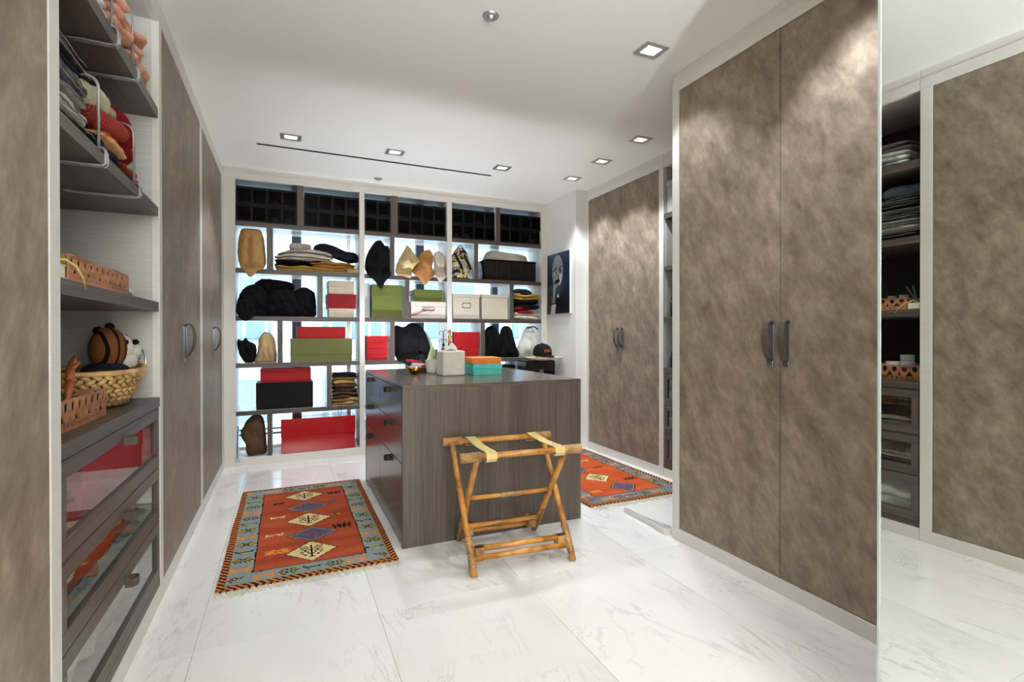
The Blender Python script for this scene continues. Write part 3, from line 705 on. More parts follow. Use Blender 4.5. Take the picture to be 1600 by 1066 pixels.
# ------------------------------------------------------------------ things on the island
ZI = .918
CER = plain('cream_ceramic', '#d8d3c8', .35)
tb = thing('tissue_box', 'square cream tissue box cover on the island', 'tissue box', (1.07, 3.47, ZI)); g = G().box(.988, 1.152, 3.39, 3.56, ZI, ZI+.176, .008); put('cover', g, CER, tb)
put('opening', G().lathe([(.045, 0), (.045, .002)], (1.07, 3.475, ZI+.1758), 20, 1, .6), SHADOWGAP, tb)
put('tissue', pillow([(-.045, 0), (-.03, .02), (-.012, .04), (.006, .055), (.018, .045), (.03, .03), (.042, .006), (.02, -.004)], .05, TB(1.075, 3.475, ZI+.176), 5, .008, .5, 2), cloth('white_tissue', '#f0eeea', '#dedcd6', 40, .1), tb, True)
def lidbox(name, label, x0, x1, y0, y1, z0, z1, lid, mat, mat_lid=None, group=None, rot=0, cat='box', grow=.003, extra=None, bev=.002):
    t = thing(name, label, cat, ((x0+x1)/2, (y0+y1)/2, z0), group); c = ((x0+x1)/2, (y0+y1)/2)
    put('body', BX(x0+grow, x1-grow, y0+grow, y1-grow, z0, z1-lid if lid < .6*(z1-z0) else z1-.002, bev).rot(rot, c), mat, t)
    put('lid', BX(x0, x1, y0, y1, z1-lid+.001, z1, bev).rot(rot, c), mat_lid or mat, t)
    return t
TEAL = plain('turquoise_card', '#4fbdb4', .5); ORG = plain('orange_card', '#e07c22', .45)
lidbox('gift_box', 'turquoise gift box under the orange box on the island', 1.212, 1.432, 3.37, 3.60, ZI, ZI+.079, .036, TEAL, rot=-.06)
lidbox('gift_box', 'flat orange gift box lying on the turquoise box', 1.206, 1.430, 3.372, 3.60, ZI+.079, ZI+.124, .032, ORG, rot=-.07)
gb = G(); pf = [(.012, 0), (.03, .004), (.045, .02), (.054, .045), (.05, .05), (.042, .024), (.028, .010), (.0, .008)]
gb.lathe(pf, (.853, 3.66, ZI), 20); GP = N('gold_lustre', .16, 1); nz_ = GP.n('ShaderNodeTexVoronoi', Scale=45.0); GP.l(GP.coord(), nz_.inputs['Vector']); GP.l(GP.ramp(nz_.outputs[0], [(.2, C('#f0c65a')), (.55, C('#8a5a14'))]), GP.b.inputs['Base Color']); GP.bump(nz_.outputs[0], .6, .01)
tag(put('bowl', gb, GP.m, smooth=True), 'small gold bowl on the island near its left edge', 'bowl')
tag(put('planter_pot', G().lathe([(.026, 0), (.034, .01), (.042, .095), (.043, .1), (.038, .1), (.035, .06), (0, .05)], (.985, 3.69, ZI), 24), CER, smooth=False), 'plain cream pot left of the tissue box', 'pot')
PINK = plain('pink_packet', '#c9344d', .45); REDP = plain('dark_red_packet', '#8c1822', .45); WHP = plain('white_packet', '#dde3ee', .4); NAVY = plain('dark_navy_pouch', '#15151f', .6)
def slabthing(name, label, cat, c, sz, rz, ry, mat):
    g = BX(-sz[0]/2, sz[0]/2, -sz[1]/2, sz[1]/2, 0, sz[2], .003)
    g.map(lambda x, y, z: (x*cos(ry)+z*sin(ry), y, -x*sin(ry)+z*cos(ry))); g.rot(rz)
    mn = min(p[2] for p in g.v); g.map(lambda x, y, z: (x+c[0], y+c[1], z-mn+c[2])); return tag(put(name, g, mat), label, cat)
slabthing('pouch', 'dark navy pouch lowest in the small heap by the gold bowl', 'pouch', (.955, 3.80, ZI), (.13, .09, .028), .2, 0, NAVY)
slabthing('packet', 'dark red packet lying on the navy pouch behind the gold bowl', 'packet', (.955, 3.80, ZI+.028), (.12, .08, .03), -.1, .05, REDP)
slabthing('packet', 'pink packet tilted on top of the heap behind the gold bowl', 'packet', (.895, 3.87, ZI+.058), (.11, .07, .02), .5, .22, PINK)
slabthing('packet', 'white packet leaning in the heap behind the gold bowl', 'packet', (.885, 3.76, ZI), (.075, .02, .07), .1, .12, WHP)
bo = thing('bottle', 'clear glass bottle with black cap on the island behind the packets', 'bottle', (.985, 4.02, ZI)); put('bottle_body', G().lathe([(.03, 0), (.034, .006), (.034, .115), (.018, .128), (.018, .135)], (.985, 4.02, ZI), 20), CLEAR, bo, True)
put('liquid', G().lathe([(.029, 0), (.029, .05)], (.985, 4.02, ZI+.006), 20), plain('pale_aqua_liquid', '#bfe0df', .2), bo, True); put('cap', G().lathe([(.021, 0), (.021, .034), (.015, .038)], (.985, 4.02, ZI+.135), 18), BLACKP, bo)
tag(put('pouch', pillow([(-.052, 0), (.05, 0), (.055, .05), (.035, .12), (.022, .17), (.005, .21), (-.014, .165), (-.032, .11), (-.055, .05)], .07, TB(1.06, 3.95, ZI+.002), 3, .006, .5, 2.4, zmin=0), cloth('pale_green_gauze', '#b9cf8c', '#d2dcb4', 60, .15), smooth=True), 'pale green pointed pouch standing behind the cream pot', 'pouch')
tag(put('dish', G().lathe([(.05, 0), (.07, .02), (.075, .05), (.071, .05), (.065, .022), (0, .01)], (.965, 3.94, ZI), 24), plain('mint_dish', '#bfe0cf', .35), smooth=True), 'mint green dish at the foot of the pale green pouch', 'dish')
org_ = thing('cosmetics_tray', 'open tray of cosmetics behind the tissue box', 'tray', (1.14, 3.80, ZI))
put('tray_body', G().box(1.04, 1.25, 3.74, 3.86, ZI, ZI+.008).box(1.04, 1.25, 3.74, 3.744, ZI, ZI+.13).box(1.04, 1.25, 3.856, 3.86, ZI, ZI+.13).box(1.04, 1.044, 3.74, 3.86, ZI, ZI+.13).box(1.246, 1.25, 3.74, 3.86, ZI, ZI+.13), ACRYL, org_)
pc = [('#241a4a', .17, 'navy capped cosmetic tube at the left of the tray'), ('#1c1712', .155, 'short black brush standing in the cosmetics tray'), ('#a8221f', .185, 'red capped tube standing in the cosmetics tray'), ('#e6dcc0', .19, 'ivory capped jar tallest in the cosmetics tray'), ('#d8a49a', .175, 'pink tube right of the tissue in the cosmetics tray'), ('#2b1512', .19, 'dark brown pencil right of the tissue in the cosmetics tray'), ('#7d1a1c', .185, 'dark red pencil leaning at the right end of the tray')]
for i, ((c_, h_, l_), x_) in enumerate(zip(pc, (1.058, 1.083, 1.105, 1.13, 1.19, 1.208, 1.226))):
    t = thing('cosmetic_tube', l_, 'cosmetics', (x_, 3.80, ZI+.008), 'tubes in the cosmetics tray'); m_ = plain('tube_%d' % i, c_, .35)
    put('tube_body', G().lathe([(.008, 0), (.0095, .01), (.0095, h_*.7), (.007, h_*.72)], (x_, 3.80, ZI+.008), 10), plain('tube_base', '#b8b2ac', .3, .5), t, True); put('cap', G().lathe([(.0092, 0), (.0092, h_*.24), (.005, h_*.3)], (x_, 3.80, ZI+.008+h_*.7), 10), m_, t, True)
# jewellery stand of black wire scrolls, and a gilt statuette behind the tissue box
jw = thing('jewelry_stand', 'black scrolled wire jewelry stand behind the tissue box', 'jewelry stand', (1.20, 4.10, ZI))
put('base', G().lathe([(.04, 0), (.04, .006), (.012, .014)], (1.20, 4.10, ZI), 20), IRON, jw); put('stem', G().tube([(1.20, 4.10, ZI+.01), (1.20, 4.10, ZI+.30)], .004, 8), IRON, jw, True); put('collar', G().ball((1.20, 4.10, ZI+.205), (.011, .011, .014)), IRON, jw, True)
for zz, rr_, sg in ((.225, .022, -1), (.225, .022, 1), (.29, .024, -1), (.30, .026, 1)):
    pts = []
    for i in range(26):
        t = i/25; a = t*4.2; q = rr_*(1-.62*t); pts.append((1.20+sg*(rr_-q*cos(a)), 4.10, ZI+zz+q*sin(a)+.01))
    put('scroll', G().tube(pts, .0022, 6), IRON, jw, True)
gs = thing('statuette', 'slim gilt statuette behind the tissue box before the white post', 'statuette', (1.262, 4.12, ZI))
put('pedestal', G().lathe([(.028, 0), (.028, .14), (.018, .15), (.013, .19)], (1.262, 4.12, ZI), 18), BRASS, gs, True)
put('figure', G().lathe([(.013, .19), (.017, .21), (.010, .245), (.016, .275), (.007, .295), (.012, .312), (.009, .33), (.002, .338)], (1.262, 4.12, ZI), 16), BRASS, gs, True)
# ------------------------------------------------------------------ things on the end bookcase
S1, S2, S3, S4, S5, S6 = 2.2565, 1.8235, 1.3835, .9465, .5055, .0765
# shoe boxes with smoked fronts along the top row
def make_shoebox(w=.254, h=.163, d=.325):
    t = thing('shoe_box', '', 'shoe box', (0, 0, 0), 'black shoe boxes on the top shelf')
    s = G().box(-w/2, w/2, .006, d, 0, .004).box(-w/2, w/2, .006, d, h-.004, h).box(-w/2, -w/2+.004, .006, d, .004, h-.004).box(w/2-.004, w/2, .006, d, .004, h-.004).box(-w/2+.004, w/2-.004, d-.004, d, .004, h-.004)
    put('shell', s, BLACKP, t)
    f = G().box(-w/2, w/2, 0, .006, 0, .02, .001).box(-w/2, w/2, 0, .006, h-.022, h, .001).box(-w/2, -w/2+.014, 0, .006, .02, h-.022, .001).box(w/2-.014, w/2, 0, .006, .02, h-.022, .001)
    dr = put('door', f, BLACKP, t); put('mullion', BX(-.010, .010, -.001, .006, .02, h-.022, .001), plain('charcoal_plastic', '#1a1614', .5, 0, .12), dr)
    put('window', BX(-w/2+.014, w/2-.014, .002, .004, .02, h-.022), TINT, dr)
    return t
sbp = make_shoebox(); first = True; nm = {0: 'first', 1: 'second', 2: 'third', 3: 'fourth', 4: 'fifth', 5: 'sixth', 6: 'seventh', 7: 'eighth', 8: 'ninth', 9: 'tenth', 10: 'last'}
colx = []
for a, b in ((-.431, .09), (.147, .663), (.713, .98), (1.046, 1.574), (1.627, 2.139), (2.193, 2.713)):
    n_ = 2 if b-a > .4 else 1
    for i in range(n_): colx.append(a+.004+.1275+i*.2565 if n_ == 2 else a+.004+.1275)
for i, x in enumerate(colx):
    for k in range(2):
        o = sbp if first else copy_tree(sbp); first = False
        o.location = (x+(.004 if k else 0), YB+.022+R.uniform(0, .012), S1+k*.1635)
        o['label'] = 'black shoe box with smoked front, %s row, %s from the left' % ('upper' if k else 'lower', nm[i])
def shoe(x, z, y, mat, mat2, label):
    t = thing('shoe', label, 'shoe', (x, y, z), 'shoes behind the smoked fronts')
    up = pillow([(-.036, .006), (-.038, .03), (-.03, .055), (0, .068), (.03, .055), (.038, .03), (.036, .006), (0, .002)], .19, TB(x, y+.07, z+.004), R.randint(1, 99), .003, .4, 2.2, rings=5, n=24)
    put('upper', up, mat, t, True); put('sole', BX(x-.037, x+.037, y+.005, y+.17, z, z+.012, .004), mat2, t)
TAN = plain('tan_shoe_leather', '#a8764c', .5); WHS = plain('white_shoe_leather', '#d8d2c8', .5); BRS = plain('brown_shoe_leather', '#5f3d2a', .5); SOLE = plain('shoe_sole', '#cfc8bc', .6); BLU = plain('pale_blue_shoe', '#8fa2b8', .5)
for (i, k, s_, m_, l_) in ((1, 1, -1, TAN, 'tan shoe behind the smoked front of the upper second box'), (1, 1, 1, BRS, 'brown shoe beside the tan one in the upper second box'), (3, 1, -1, BLU, 'pale blue shoe in the left half of the upper fourth box'), (3, 1, 1, WHS, 'white shoe in the right half of the upper fourth box'),
                           (1, 0, -1, WHS, 'white soled shoe in the left half of the lower second box'), (1, 0, 1, BLU, 'blue shoe in the right half of the lower second box'), (4, 1, -1, BRS, 'brown shoe in the upper fifth box'), (5, 0, 1, TAN, 'tan sandal in the lower sixth box'), (6, 1, -1, BRS, 'brown shoe in the upper seventh box'),
                           (7, 0, -1, WHS, 'white shoe in the left half of the lower eighth box'), (7, 0, 1, WHS, 'white shoe in the right half of the lower eighth box'), (8, 1, -1, TAN, 'tan shoe in the upper ninth box'), (9, 1, -1, BRS, 'dark brown shoe in the upper tenth box'), (10, 0, 1, WHS, 'white shoe in the lower last box')):
    shoe(colx[i]+s_*.058, S1+k*.1635+.0045, YB+.05, m_, SOLE, l_)
def drapeT(zs, y_in=5.285, y_out=5.20, k=.18):
    """cloth standing on a shelf whose tip falls over the shelf's front edge"""
    def T(w, d, h):
        t = max(0, min(1, (h-(zs-.005))/.07)); t = t*t*(3-2*t)
        return (w, (y_out+d*k)*(1-t)+(y_in+d)*t, h)
    return T
def bag(name, label, cat, pts, depth, T, mat, seed=1, amp=.012, front=.45, p=2.5, fold=(14, 4), group=None, zmin=None, n=60, rings=9):
    o = put(name, pillow(pts, depth, T, seed, amp, front, p, rings=rings, fold=fold, n=n, zmin=zmin), mat, smooth=True); return tag(o, label, cat, group)
def garm(name, label, x0, x1, z0, z1, mat, seed=1, y=5.245, d=.29, layers=2, amp=.008, group=None, T=None, cat='clothing', **k):
    o = put(name, folded(x1-x0, d, z1-z0, T or TB(x0, y, z0), seed, layers, amp, **k), mat, smooth=True); return tag(o, label, cat, group)
WX = lambda x, y, z: (x, y, z)
CT = dict(tan=cloth('tan_flannel', '#c39a63', '#a8804c'), black=cloth('black_cloth', '#121214', '#070708', rough=.95), navy=cloth('dark_navy_cloth', '#1b1c26', '#101118'), beige=cloth('beige_grey_cloth', '#c9c0b4', '#b0a79c'), ochre=cloth('ochre_cloth', '#c08a43', '#a9752f'),
          yellow=cloth('yellow_flannel', '#d9b25e', '#c1953f'), grey=cloth('light_grey_cloth', '#bdbcb9', '#a3a19d'), cream=cloth('cream_flannel', '#dcc795', '#bfa775'), tan2=cloth('caramel_flannel', '#c48c58', '#a87342'), white=cloth('off_white_flannel', '#d9d2c4', '#c0b7a7'),
          brown=cloth('brown_cloth', '#5e4634', '#443122'), khaki=cloth('khaki_cloth', '#b4905a', '#94713d'), red=cloth('red_cloth', '#a51f24', '#7d1519'), pale=cloth('pale_white_cloth', '#e2dfd8', '#cbc7bf'), creamtwill=cloth('sand_twill', '#c8ad82', '#ab9066'), bluegauze=cloth('pale_blue_gauze', '#aec4d6', '#8ea9bf'), dkgrey=cloth('dark_grey_cloth', '#4a4a4d', '#333336'))
# -- second row
bag('dust_bag', 'tan dust bag whose pointed flap hangs over the shelf, far left', 'bag', [(-.395, 1.84), (-.416, 1.95), (-.41, 2.10), (-.385, 2.185), (-.33, 2.20), (-.25, 2.20), (-.215, 2.17), (-.19, 2.05), (-.186, 1.85), (-.25, 1.80), (-.305, 1.742), (-.36, 1.795)], .17, drapeT(S2), CT['tan'], 4, .015, .5, 2.8, (10, 2.5))
garm('folded_cloth', 'yellow cloth at the bottom of the folded pile, second shelf left', -.105, .60, S2, 1.872, CT['yellow'], 11, layers=2, amp=.014, mess=.8)
garm('folded_cloth', 'ochre cloth lying right of the yellow one in the folded pile', .22, .655, 1.864, 1.928, CT['ochre'], 12, layers=2, y=5.25, mess=.8)
garm('folded_cloth', 'small cream cloth at the right foot of the folded pile', .545, .66, S2, 1.862, CT['cream'], 13, layers=1, y=5.228, d=.08)
garm('folded_clothes', 'black garment sandwiched in the folded pile on the second shelf', -.115, .30, 1.868, 1.932, CT['black'], 14, layers=2, y=5.255, mess=.8)
garm('folded_clothes', 'beige grey garment broad in the middle of the folded pile', -.10, .43, 1.928, 2.045, CT['beige'], 15, layers=3, y=5.25, amp=.014, sag=.03, mess=1.0)
garm('folded_clothes', 'light grey roll topmost on the left of the folded pile', .02, .225, 2.03, 2.088, CT['grey'], 16, layers=1, y=5.25, d=.2)
bag('jacket', 'dark navy jacket slumped over the right of the folded pile', 'clothing', [(.24, 2.05), (.26, 2.10), (.34, 2.12), (.44, 2.095), (.55, 2.05), (.65, 2.035), (.66, 1.96), (.60, 1.935), (.50, 1.955), (.40, 1.99), (.31, 2.02)], .2, TB(0, 5.35, 0), CT['navy'], 6, .014)
bag('dust_bag', 'black dust bag with pointed flap hanging over the shelf by the white post', 'bag', [(.724, 1.95), (.76, 2.06), (.82, 2.155), (.88, 2.18), (.925, 2.13), (.96, 2.12), (.972, 2.02), (.975, 1.83), (.92, 1.76), (.868, 1.675), (.80, 1.76), (.735, 1.82)], .18, drapeT(S2), CT['black'], 7, .012)
bag('dust_bag', 'cream dust bag with twisted neck, leftmost of the three together', 'bag', [(1.03, 1.87), (1.06, 1.98), (1.12, 2.09), (1.155, 2.15), (1.19, 2.13), (1.25, 2.05), (1.32, 1.985), (1.255, 1.93), (1.20, 1.86), (1.17, 1.80), (1.10, 1.815), (1.035, 1.825)], .17, drapeT(S2, 5.30), CT['cream'], 8, .018, .5, 2.3, (9, 5))
bag('dust_bag', 'caramel dust bag with pointed flap, middle of the three together', 'bag', [(1.20, 1.86), (1.26, 1.95), (1.28, 2.04), (1.33, 2.10), (1.40, 2.11), (1.435, 2.03), (1.42, 1.93), (1.44, 1.85), (1.38, 1.80), (1.32, 1.728), (1.27, 1.79)], .16, drapeT(S2, 5.27), CT['tan2'], 9, .014, .55, 2.4, (10, 4))
bag('dust_bag', 'off white dust bag, rightmost of the three together', 'bag', [(1.44, 1.85), (1.455, 1.97), (1.445, 2.07), (1.49, 2.11), (1.55, 2.09), (1.57, 1.98), (1.565, 1.85), (1.53, 1.80), (1.49, 1.772), (1.46, 1.80)], .17, drapeT(S2, 5.31, 5.205), CT['white'], 10, .012, .45, 2.4, (12, 4))
# patterned rucksack
pb = thing('backpack', 'patterned black, cream and yellow backpack on the second shelf', 'backpack', (1.75, 5.31, S2))
PAT = N('patterned_canvas', .8); vo = PAT.n('ShaderNodeTexNoise', Scale=7.0, Detail=1.0, Distortion=1.6); PAT.l(PAT.coord((1, .3, 1), src='World'), vo.inputs['Vector'])
pr2 = PAT.n('ShaderNodeValToRGB'); pr2.color_ramp.interpolation = 'CONSTANT'; e_ = pr2.color_ramp.elements; e_[0].position = 0; e_[0].color = C('#15151a'); e_[1].position = .44; e_[1].color = C('#cfc2ac')
for p_, c_ in ((.54, '#1b1c22'), (.58, '#d2b52c'), (.63, '#b9bcc0'), (.69, '#1a1a1e')):
    k_ = e_.new(p_); k_.color = C(c_)
PAT.l(vo.outputs[0], pr2.inputs[0]); PAT.l(pr2.outputs[0], PAT.b.inputs['Base Color'])
put('body', pillow([(1.65, 1.83), (1.645, 1.95), (1.66, 2.08), (1.71, 2.165), (1.77, 2.175), (1.825, 2.13), (1.86, 2.0), (1.865, 1.86), (1.84, 1.828), (1.75, 1.826)], .22, TB(0, 5.33, 0), 4, .006, .4, 3), PAT.m, pb, True)
put('pocket', pillow([(1.68, 1.835), (1.675, 1.90), (1.72, 1.945), (1.80, 1.945), (1.84, 1.90), (1.83, 1.835), (1.755, 1.83)], .08, TB(0, 5.248, 0), 5, .004, .5, 3), PAT.m, pb, True)
for x_ in (1.70, 1.80): put('strap', G().tube([(x_-.03, 5.258, 2.10), (x_-.01, 5.226, 2.03), (x_+.02, 5.212, 1.97), (x_+.035, 5.208, 1.92)], 0, flat=((1, 0, .3), .028, .006)), CT['navy'], pb)
put('handle_loop', G().tube([(1.72, 5.32, 2.16), (1.73, 5.31, 2.19), (1.765, 5.31, 2.193), (1.785, 5.32, 2.165)], .006, 8), BLACKP, pb, True)
bag('pouch', 'pale blue pouch squeezed left of the black fabric bin', 'bag', [(1.945, 1.826), (1.945, 1.96), (1.97, 2.04), (2.01, 2.03), (2.03, 1.94), (2.025, 1.826)], .16, TB(0, 5.40, 0), CT['bluegauze'], 3, .006)
bn = thing('fabric_bin', 'black fabric storage bin on the second shelf, right', 'storage bin', (2.335, 5.4, S2)); BK2 = cloth('black_bin_fabric', '#241f1e', '#191615')
g = G().box(2.02, 2.65, 5.245, 5.252, S2, 2.052, .003).box(2.02, 2.65, 5.55, 5.557, S2, 2.052, .003).box(2.02, 2.027, 5.252, 5.55, S2, 2.052, .003).box(2.643, 2.65, 5.252, 5.55, S2, 2.052, .003).box(2.027, 2.643, 5.252, 5.55, S2, S2+.006)
put('bin_wall', g, BK2, bn); put('rim_binding', G().box(2.017, 2.653, 5.241, 5.246, 2.034, 2.055, .002).box(2.017, 2.653, 5.555, 5.56, 2.034, 2.055, .002), CT['black'], bn)
for x_ in (2.18, 2.34, 2.5): put('seam', BX(x_, x_+.004, 5.242, 5.245, S2+.01, 2.03), CT['black'], bn)
bag('garment_bag', 'folded beige garment bag bulging out of the black fabric bin', 'bag', [(2.045, 1.98), (2.05, 2.09), (2.12, 2.168), (2.32, 2.165), (2.52, 2.145), (2.60, 2.09), (2.605, 1.98), (2.33, 1.96)], .25, TB(0, 5.39, 0), CT['beige'], 17, .012, .5, 4, (5, 9))
# -- third row
pile = [([(-.425, 1.40), (-.42, 1.55), (-.36, 1.66), (-.26, 1.69), (-.17, 1.64), (-.13, 1.50), (-.15, 1.388), (-.30, 1.386)], 'black bag at the left end of the black pile, third shelf', 5.36), ([(-.30, 1.60), (-.29, 1.69), (-.22, 1.748), (-.08, 1.745), (.04, 1.72), (.07, 1.66), (-.02, 1.60), (-.16, 1.57)], 'black garment thrown across the top of the black pile', 5.41),
        ([(-.18, 1.40), (-.20, 1.53), (-.13, 1.63), (-.02, 1.655), (.08, 1.61), (.09, 1.46), (.06, 1.387), (-.08, 1.386)], 'black bag in the middle of the black pile, third shelf', 5.34), ([(.02, 1.40), (.03, 1.56), (.08, 1.65), (.17, 1.675), (.25, 1.62), (.262, 1.48), (.255, 1.39), (.14, 1.386)], 'black bag at the right end of the black pile, third shelf', 5.37)]
for i, (p_, l_, y_) in enumerate(pile): bag('black_bag', l_, 'bag', p_, .2, TB(0, y_, 0), CT['black'], 20+i, .022, .5, 2.4, (9, 5), 'black bags heaped on the third shelf', zmin=S3)
bag('black_bag', 'black cloth spilling over the shelf edge at the far left pile', 'bag', [(-.425, 1.42), (-.40, 1.52), (-.33, 1.54), (-.27, 1.46), (-.28, 1.385), (-.33, 1.34), (-.38, 1.35)], .1, drapeT(S3, 5.25), CT['black'], 31, .014)
BEI = plain('beige_card', '#c9b6a4', .6, 0, .2); REDC = plain('deep_red_card', '#a3191f', .5, 0, .2); REDB = plain('bright_red_card', '#ad1d22', .5, 0, .2)
lidbox('box', 'lower beige box of the short stack, third shelf', .372, .614, 5.25, 5.50, S3, 1.470, .022, BEI); lidbox('box', 'dark red box between two beige boxes', .358, .634, 5.245, 5.50, 1.4705, 1.612, .10, plain('wine_card', '#85161a', .5, 0, .2)); lidbox('box', 'upper beige box on the dark red box', .370, .616, 5.25, 5.50, 1.6125, 1.742, .055, BEI)
def monogram(name, a_, b_, sc=34):
    k = N(name, .5); v = k.coord((1, 1, 1), (0, radians(45), 0), src='World'); w1 = k.n('ShaderNodeTexVoronoi', Scale=float(sc)); w1.distance = 'MANHATTAN'; w1.inputs['Randomness'].default_value = 0.0; k.l(v, w1.inputs['Vector'])
    k.l(k.ramp(w1.outputs[0], [(.3, C(a_)), (.36, C(b_)), (.5, C(b_)), (.56, C(a_))]), k.b.inputs['Base Color']); return k.m
GRN = monogram('olive_green_patterned_card', '#646f26', '#59631f'); GOLDG = monogram('olive_gold_monogram_card', '#5f6428', '#86743a', 30)
lidbox('box', 'tall olive green lidded box beside the white post, third shelf', .790, 1.10, 5.27, 5.52, S3, 1.725, .125, GRN)
lidbox('box', 'narrow white box standing behind the tall olive green box', .716, .782, 5.34, 5.53, S3, 1.735, .13, plain('white_card', '#d6dade', .5))
wb = lidbox('box', 'white box tied with a dark red ribbon, third shelf middle', 1.186, 1.566, 5.25, 5.52, S3, 1.560, .052, plain('ivory_card', '#d8d0c4', .55)); RIB = plain('dark_red_ribbon', '#6e1c20', .5)
put('ribbon', G().tube([(1.188, 5.246, 1.415), (1.25, 5.244, 1.43), (1.31, 5.243, 1.458), (1.36, 5.242, 1.468)], 0, flat=((0, 0, 1), .009, .002)), RIB, wb)
put('ribbon_bow', G().tube([(1.30, 5.240, 1.475), (1.34, 5.236, 1.466), (1.37, 5.234, 1.472), (1.40, 5.236, 1.464), (1.44, 5.240, 1.474)], 0, flat=((0, 0, 1), .013, .003)).ball((1.37, 5.236, 1.469), (.009, .006, .008), 8), RIB, wb)
lidbox('box', 'small olive green box on the white ribboned box', 1.228, 1.536, 5.27, 5.50, 1.5605, 1.690, .06, GRN)
CRM = plain('cream_storage_board', '#cfc4b4', .6)
for a, b, zt, l_, h_ in ((1.638, 1.957, 1.655, 'left cream lidded storage box with a label holder', True), (1.977, 2.302, 1.658, 'right cream lidded storage box with a plain front', False)):
    q = lidbox('storage_box', l_, a, b, 5.245, 5.53, S3, zt, .036, CRM, group='cream storage boxes', grow=.006)
    if h_: put('label_holder', G().box(1.752, 1.846, 5.2475, 5.2515, 1.502, 1.507).box(1.752, 1.846, 5.2475, 5.2515, 1.551, 1.556).box(1.752, 1.757, 5.2475, 5.2515, 1.507, 1.551).box(1.841, 1.846, 5.2475, 5.2515, 1.507, 1.551), IRON, q); put('label_card', BX(1.757, 1.841, 5.249, 5.2515, 1.507, 1.551), plain('label_card', '#d2c9bb', .6), q)
for z0, z1, m_, l_, sd, xa, xb in ((S3, 1.462, 'white', 'off white knit at the bottom of the bright folded stack', 41, 2.375, 2.708), (1.452, 1.535, 'red', 'red garment second from the bottom of the bright folded stack', 42, 2.372, 2.62), (1.50, 1.62, 'black', 'black garment in the middle of the bright folded stack', 43, 2.375, 2.705), (1.61, 1.685, 'yellow', 'yellow garment near the top of the bright folded stack', 44, 2.372, 2.71), (1.68, 1.735, 'dkgrey', 'dark grey garment on top of the bright folded stack', 45, 2.38, 2.60)):
    garm('folded_clothes', l_, xa, xb, z0, z1, CT[m_], sd, y=5.23, layers=2, amp=.016, mess=.8, sag=.03 if m_ == 'dkgrey' else 0)
# -- fourth row
bag('drawstring_bag', 'small black drawstring bag with ruffled neck, fourth shelf left', 'bag', [(-.36, .948), (-.405, 1.02), (-.425, 1.11), (-.42, 1.17), (-.385, 1.155), (-.36, 1.185), (-.325, 1.15), (-.27, 1.11), (-.265, 1.02), (-.29, .948)], .14, TB(0, 5.32, 0), CT['black'], 51, .012, zmin=S4)
bag('folded_coat', 'sand coloured folded coat standing beside the small black bag', 'clothing', [(-.285, .948), (-.26, 1.05), (-.245, 1.17), (-.20, 1.235), (-.14, 1.215), (-.105, 1.14), (-.096, .948), (-.19, .947)], .17, TB(0, 5.34, 0), CT['creamtwill'], 52, .012, .5, 2.6, (16, 3), zmin=S4)
put('clear_cover', G().tube([(-.285+.19*i/12, 5.36, 1.10+.165*sin(pi*i/12)**.7) for i in range(13)], .010, 8), ACRYL, None, True); tag(bpy.data.objects['clear_cover'], 'clear plastic cover arching over the sand coloured coat', 'cover')
lidbox('box', 'wide olive and gold monogrammed box, fourth shelf', .026, .594, 5.25, 5.54, S4, 1.172, .16, GOLDG)
lidbox('box', 'flat red box lying on the monogrammed box', .085, .530, 5.255, 5.50, 1.1725, 1.288, .105, REDC)
lidbox('box', 'lower red lidded box beside the white post, fourth shelf', .735, .945, 5.25, 5.52, S4, 1.068, .062, REDB); lidbox('box', 'upper red lidded box beside the white post, fourth shelf', .733, .947, 5.25, 5.52, 1.0685, 1.196, .068, REDB)
bag('coat', 'black coat bundled on the fourth shelf and spilling over its edge', 'clothing', [(1.03, .96), (1.025, 1.15), (1.03, 1.30), (1.12, 1.29), (1.20, 1.335), (1.30, 1.31), (1.36, 1.22), (1.41, 1.08), (1.40, .95), (1.36, .86), (1.25, .85), (1.16, .88), (1.08, .93)], .2, drapeT(S4, 5.31, 5.195, .3), CT['black'], 55, .02, .5, 2.5, (12, 3))
bag('dust_bag', 'grey white silky bag tucked behind the black coat', 'bag', [(1.38, .95), (1.33, 1.12), (1.28, 1.26), (1.33, 1.285), (1.40, 1.23), (1.47, 1.10), (1.53, .96)], .14, TB(0, 5.45, 0), CT['pale'], 56, .016, .5, 2.2, (14, 6), zmin=S4)
lidbox('box', 'lower red box in the pair right of the second post', 1.655, 1.940, 5.25, 5.52, S4, 1.065, .062, REDB); lidbox('box', 'upper red box in the pair right of the second post', 1.652, 1.943, 5.25, 5.52, 1.0655, 1.238, .165, REDB)
bag('handbag', 'black soft bag, left of two, fourth shelf right', 'bag', [(2.02, .95), (2.03, 1.16), (2.06, 1.28), (2.14, 1.305), (2.21, 1.25), (2.25, 1.08), (2.24, .948), (2.12, .946)], .18, TB(0, 5.33, 0), CT['black'], 57, .016, zmin=S4)
bag('handbag', 'black soft bag, right of two, fourth shelf right', 'bag', [(2.20, .95), (2.21, 1.12), (2.22, 1.25), (2.27, 1.305), (2.34, 1.29), (2.38, 1.18), (2.42, 1.06), (2.45, .95), (2.32, .946)], .17, TB(0, 5.29, 0), CT['black'], 58, .016, zmin=S4)
wbg = bag('dust_bag', 'white translucent bag gathered at the top, right end of fourth shelf', 'bag', [(2.45, .95), (2.44, 1.06), (2.50, 1.18), (2.55, 1.28), (2.60, 1.31), (2.655, 1.27), (2.69, 1.14), (2.705, 1.03), (2.69, .95), (2.57, .946)], .17, TB(0, 5.32, 0), CT['pale'], 59, .016, .5, 2.3, (12, 5), zmin=S4)
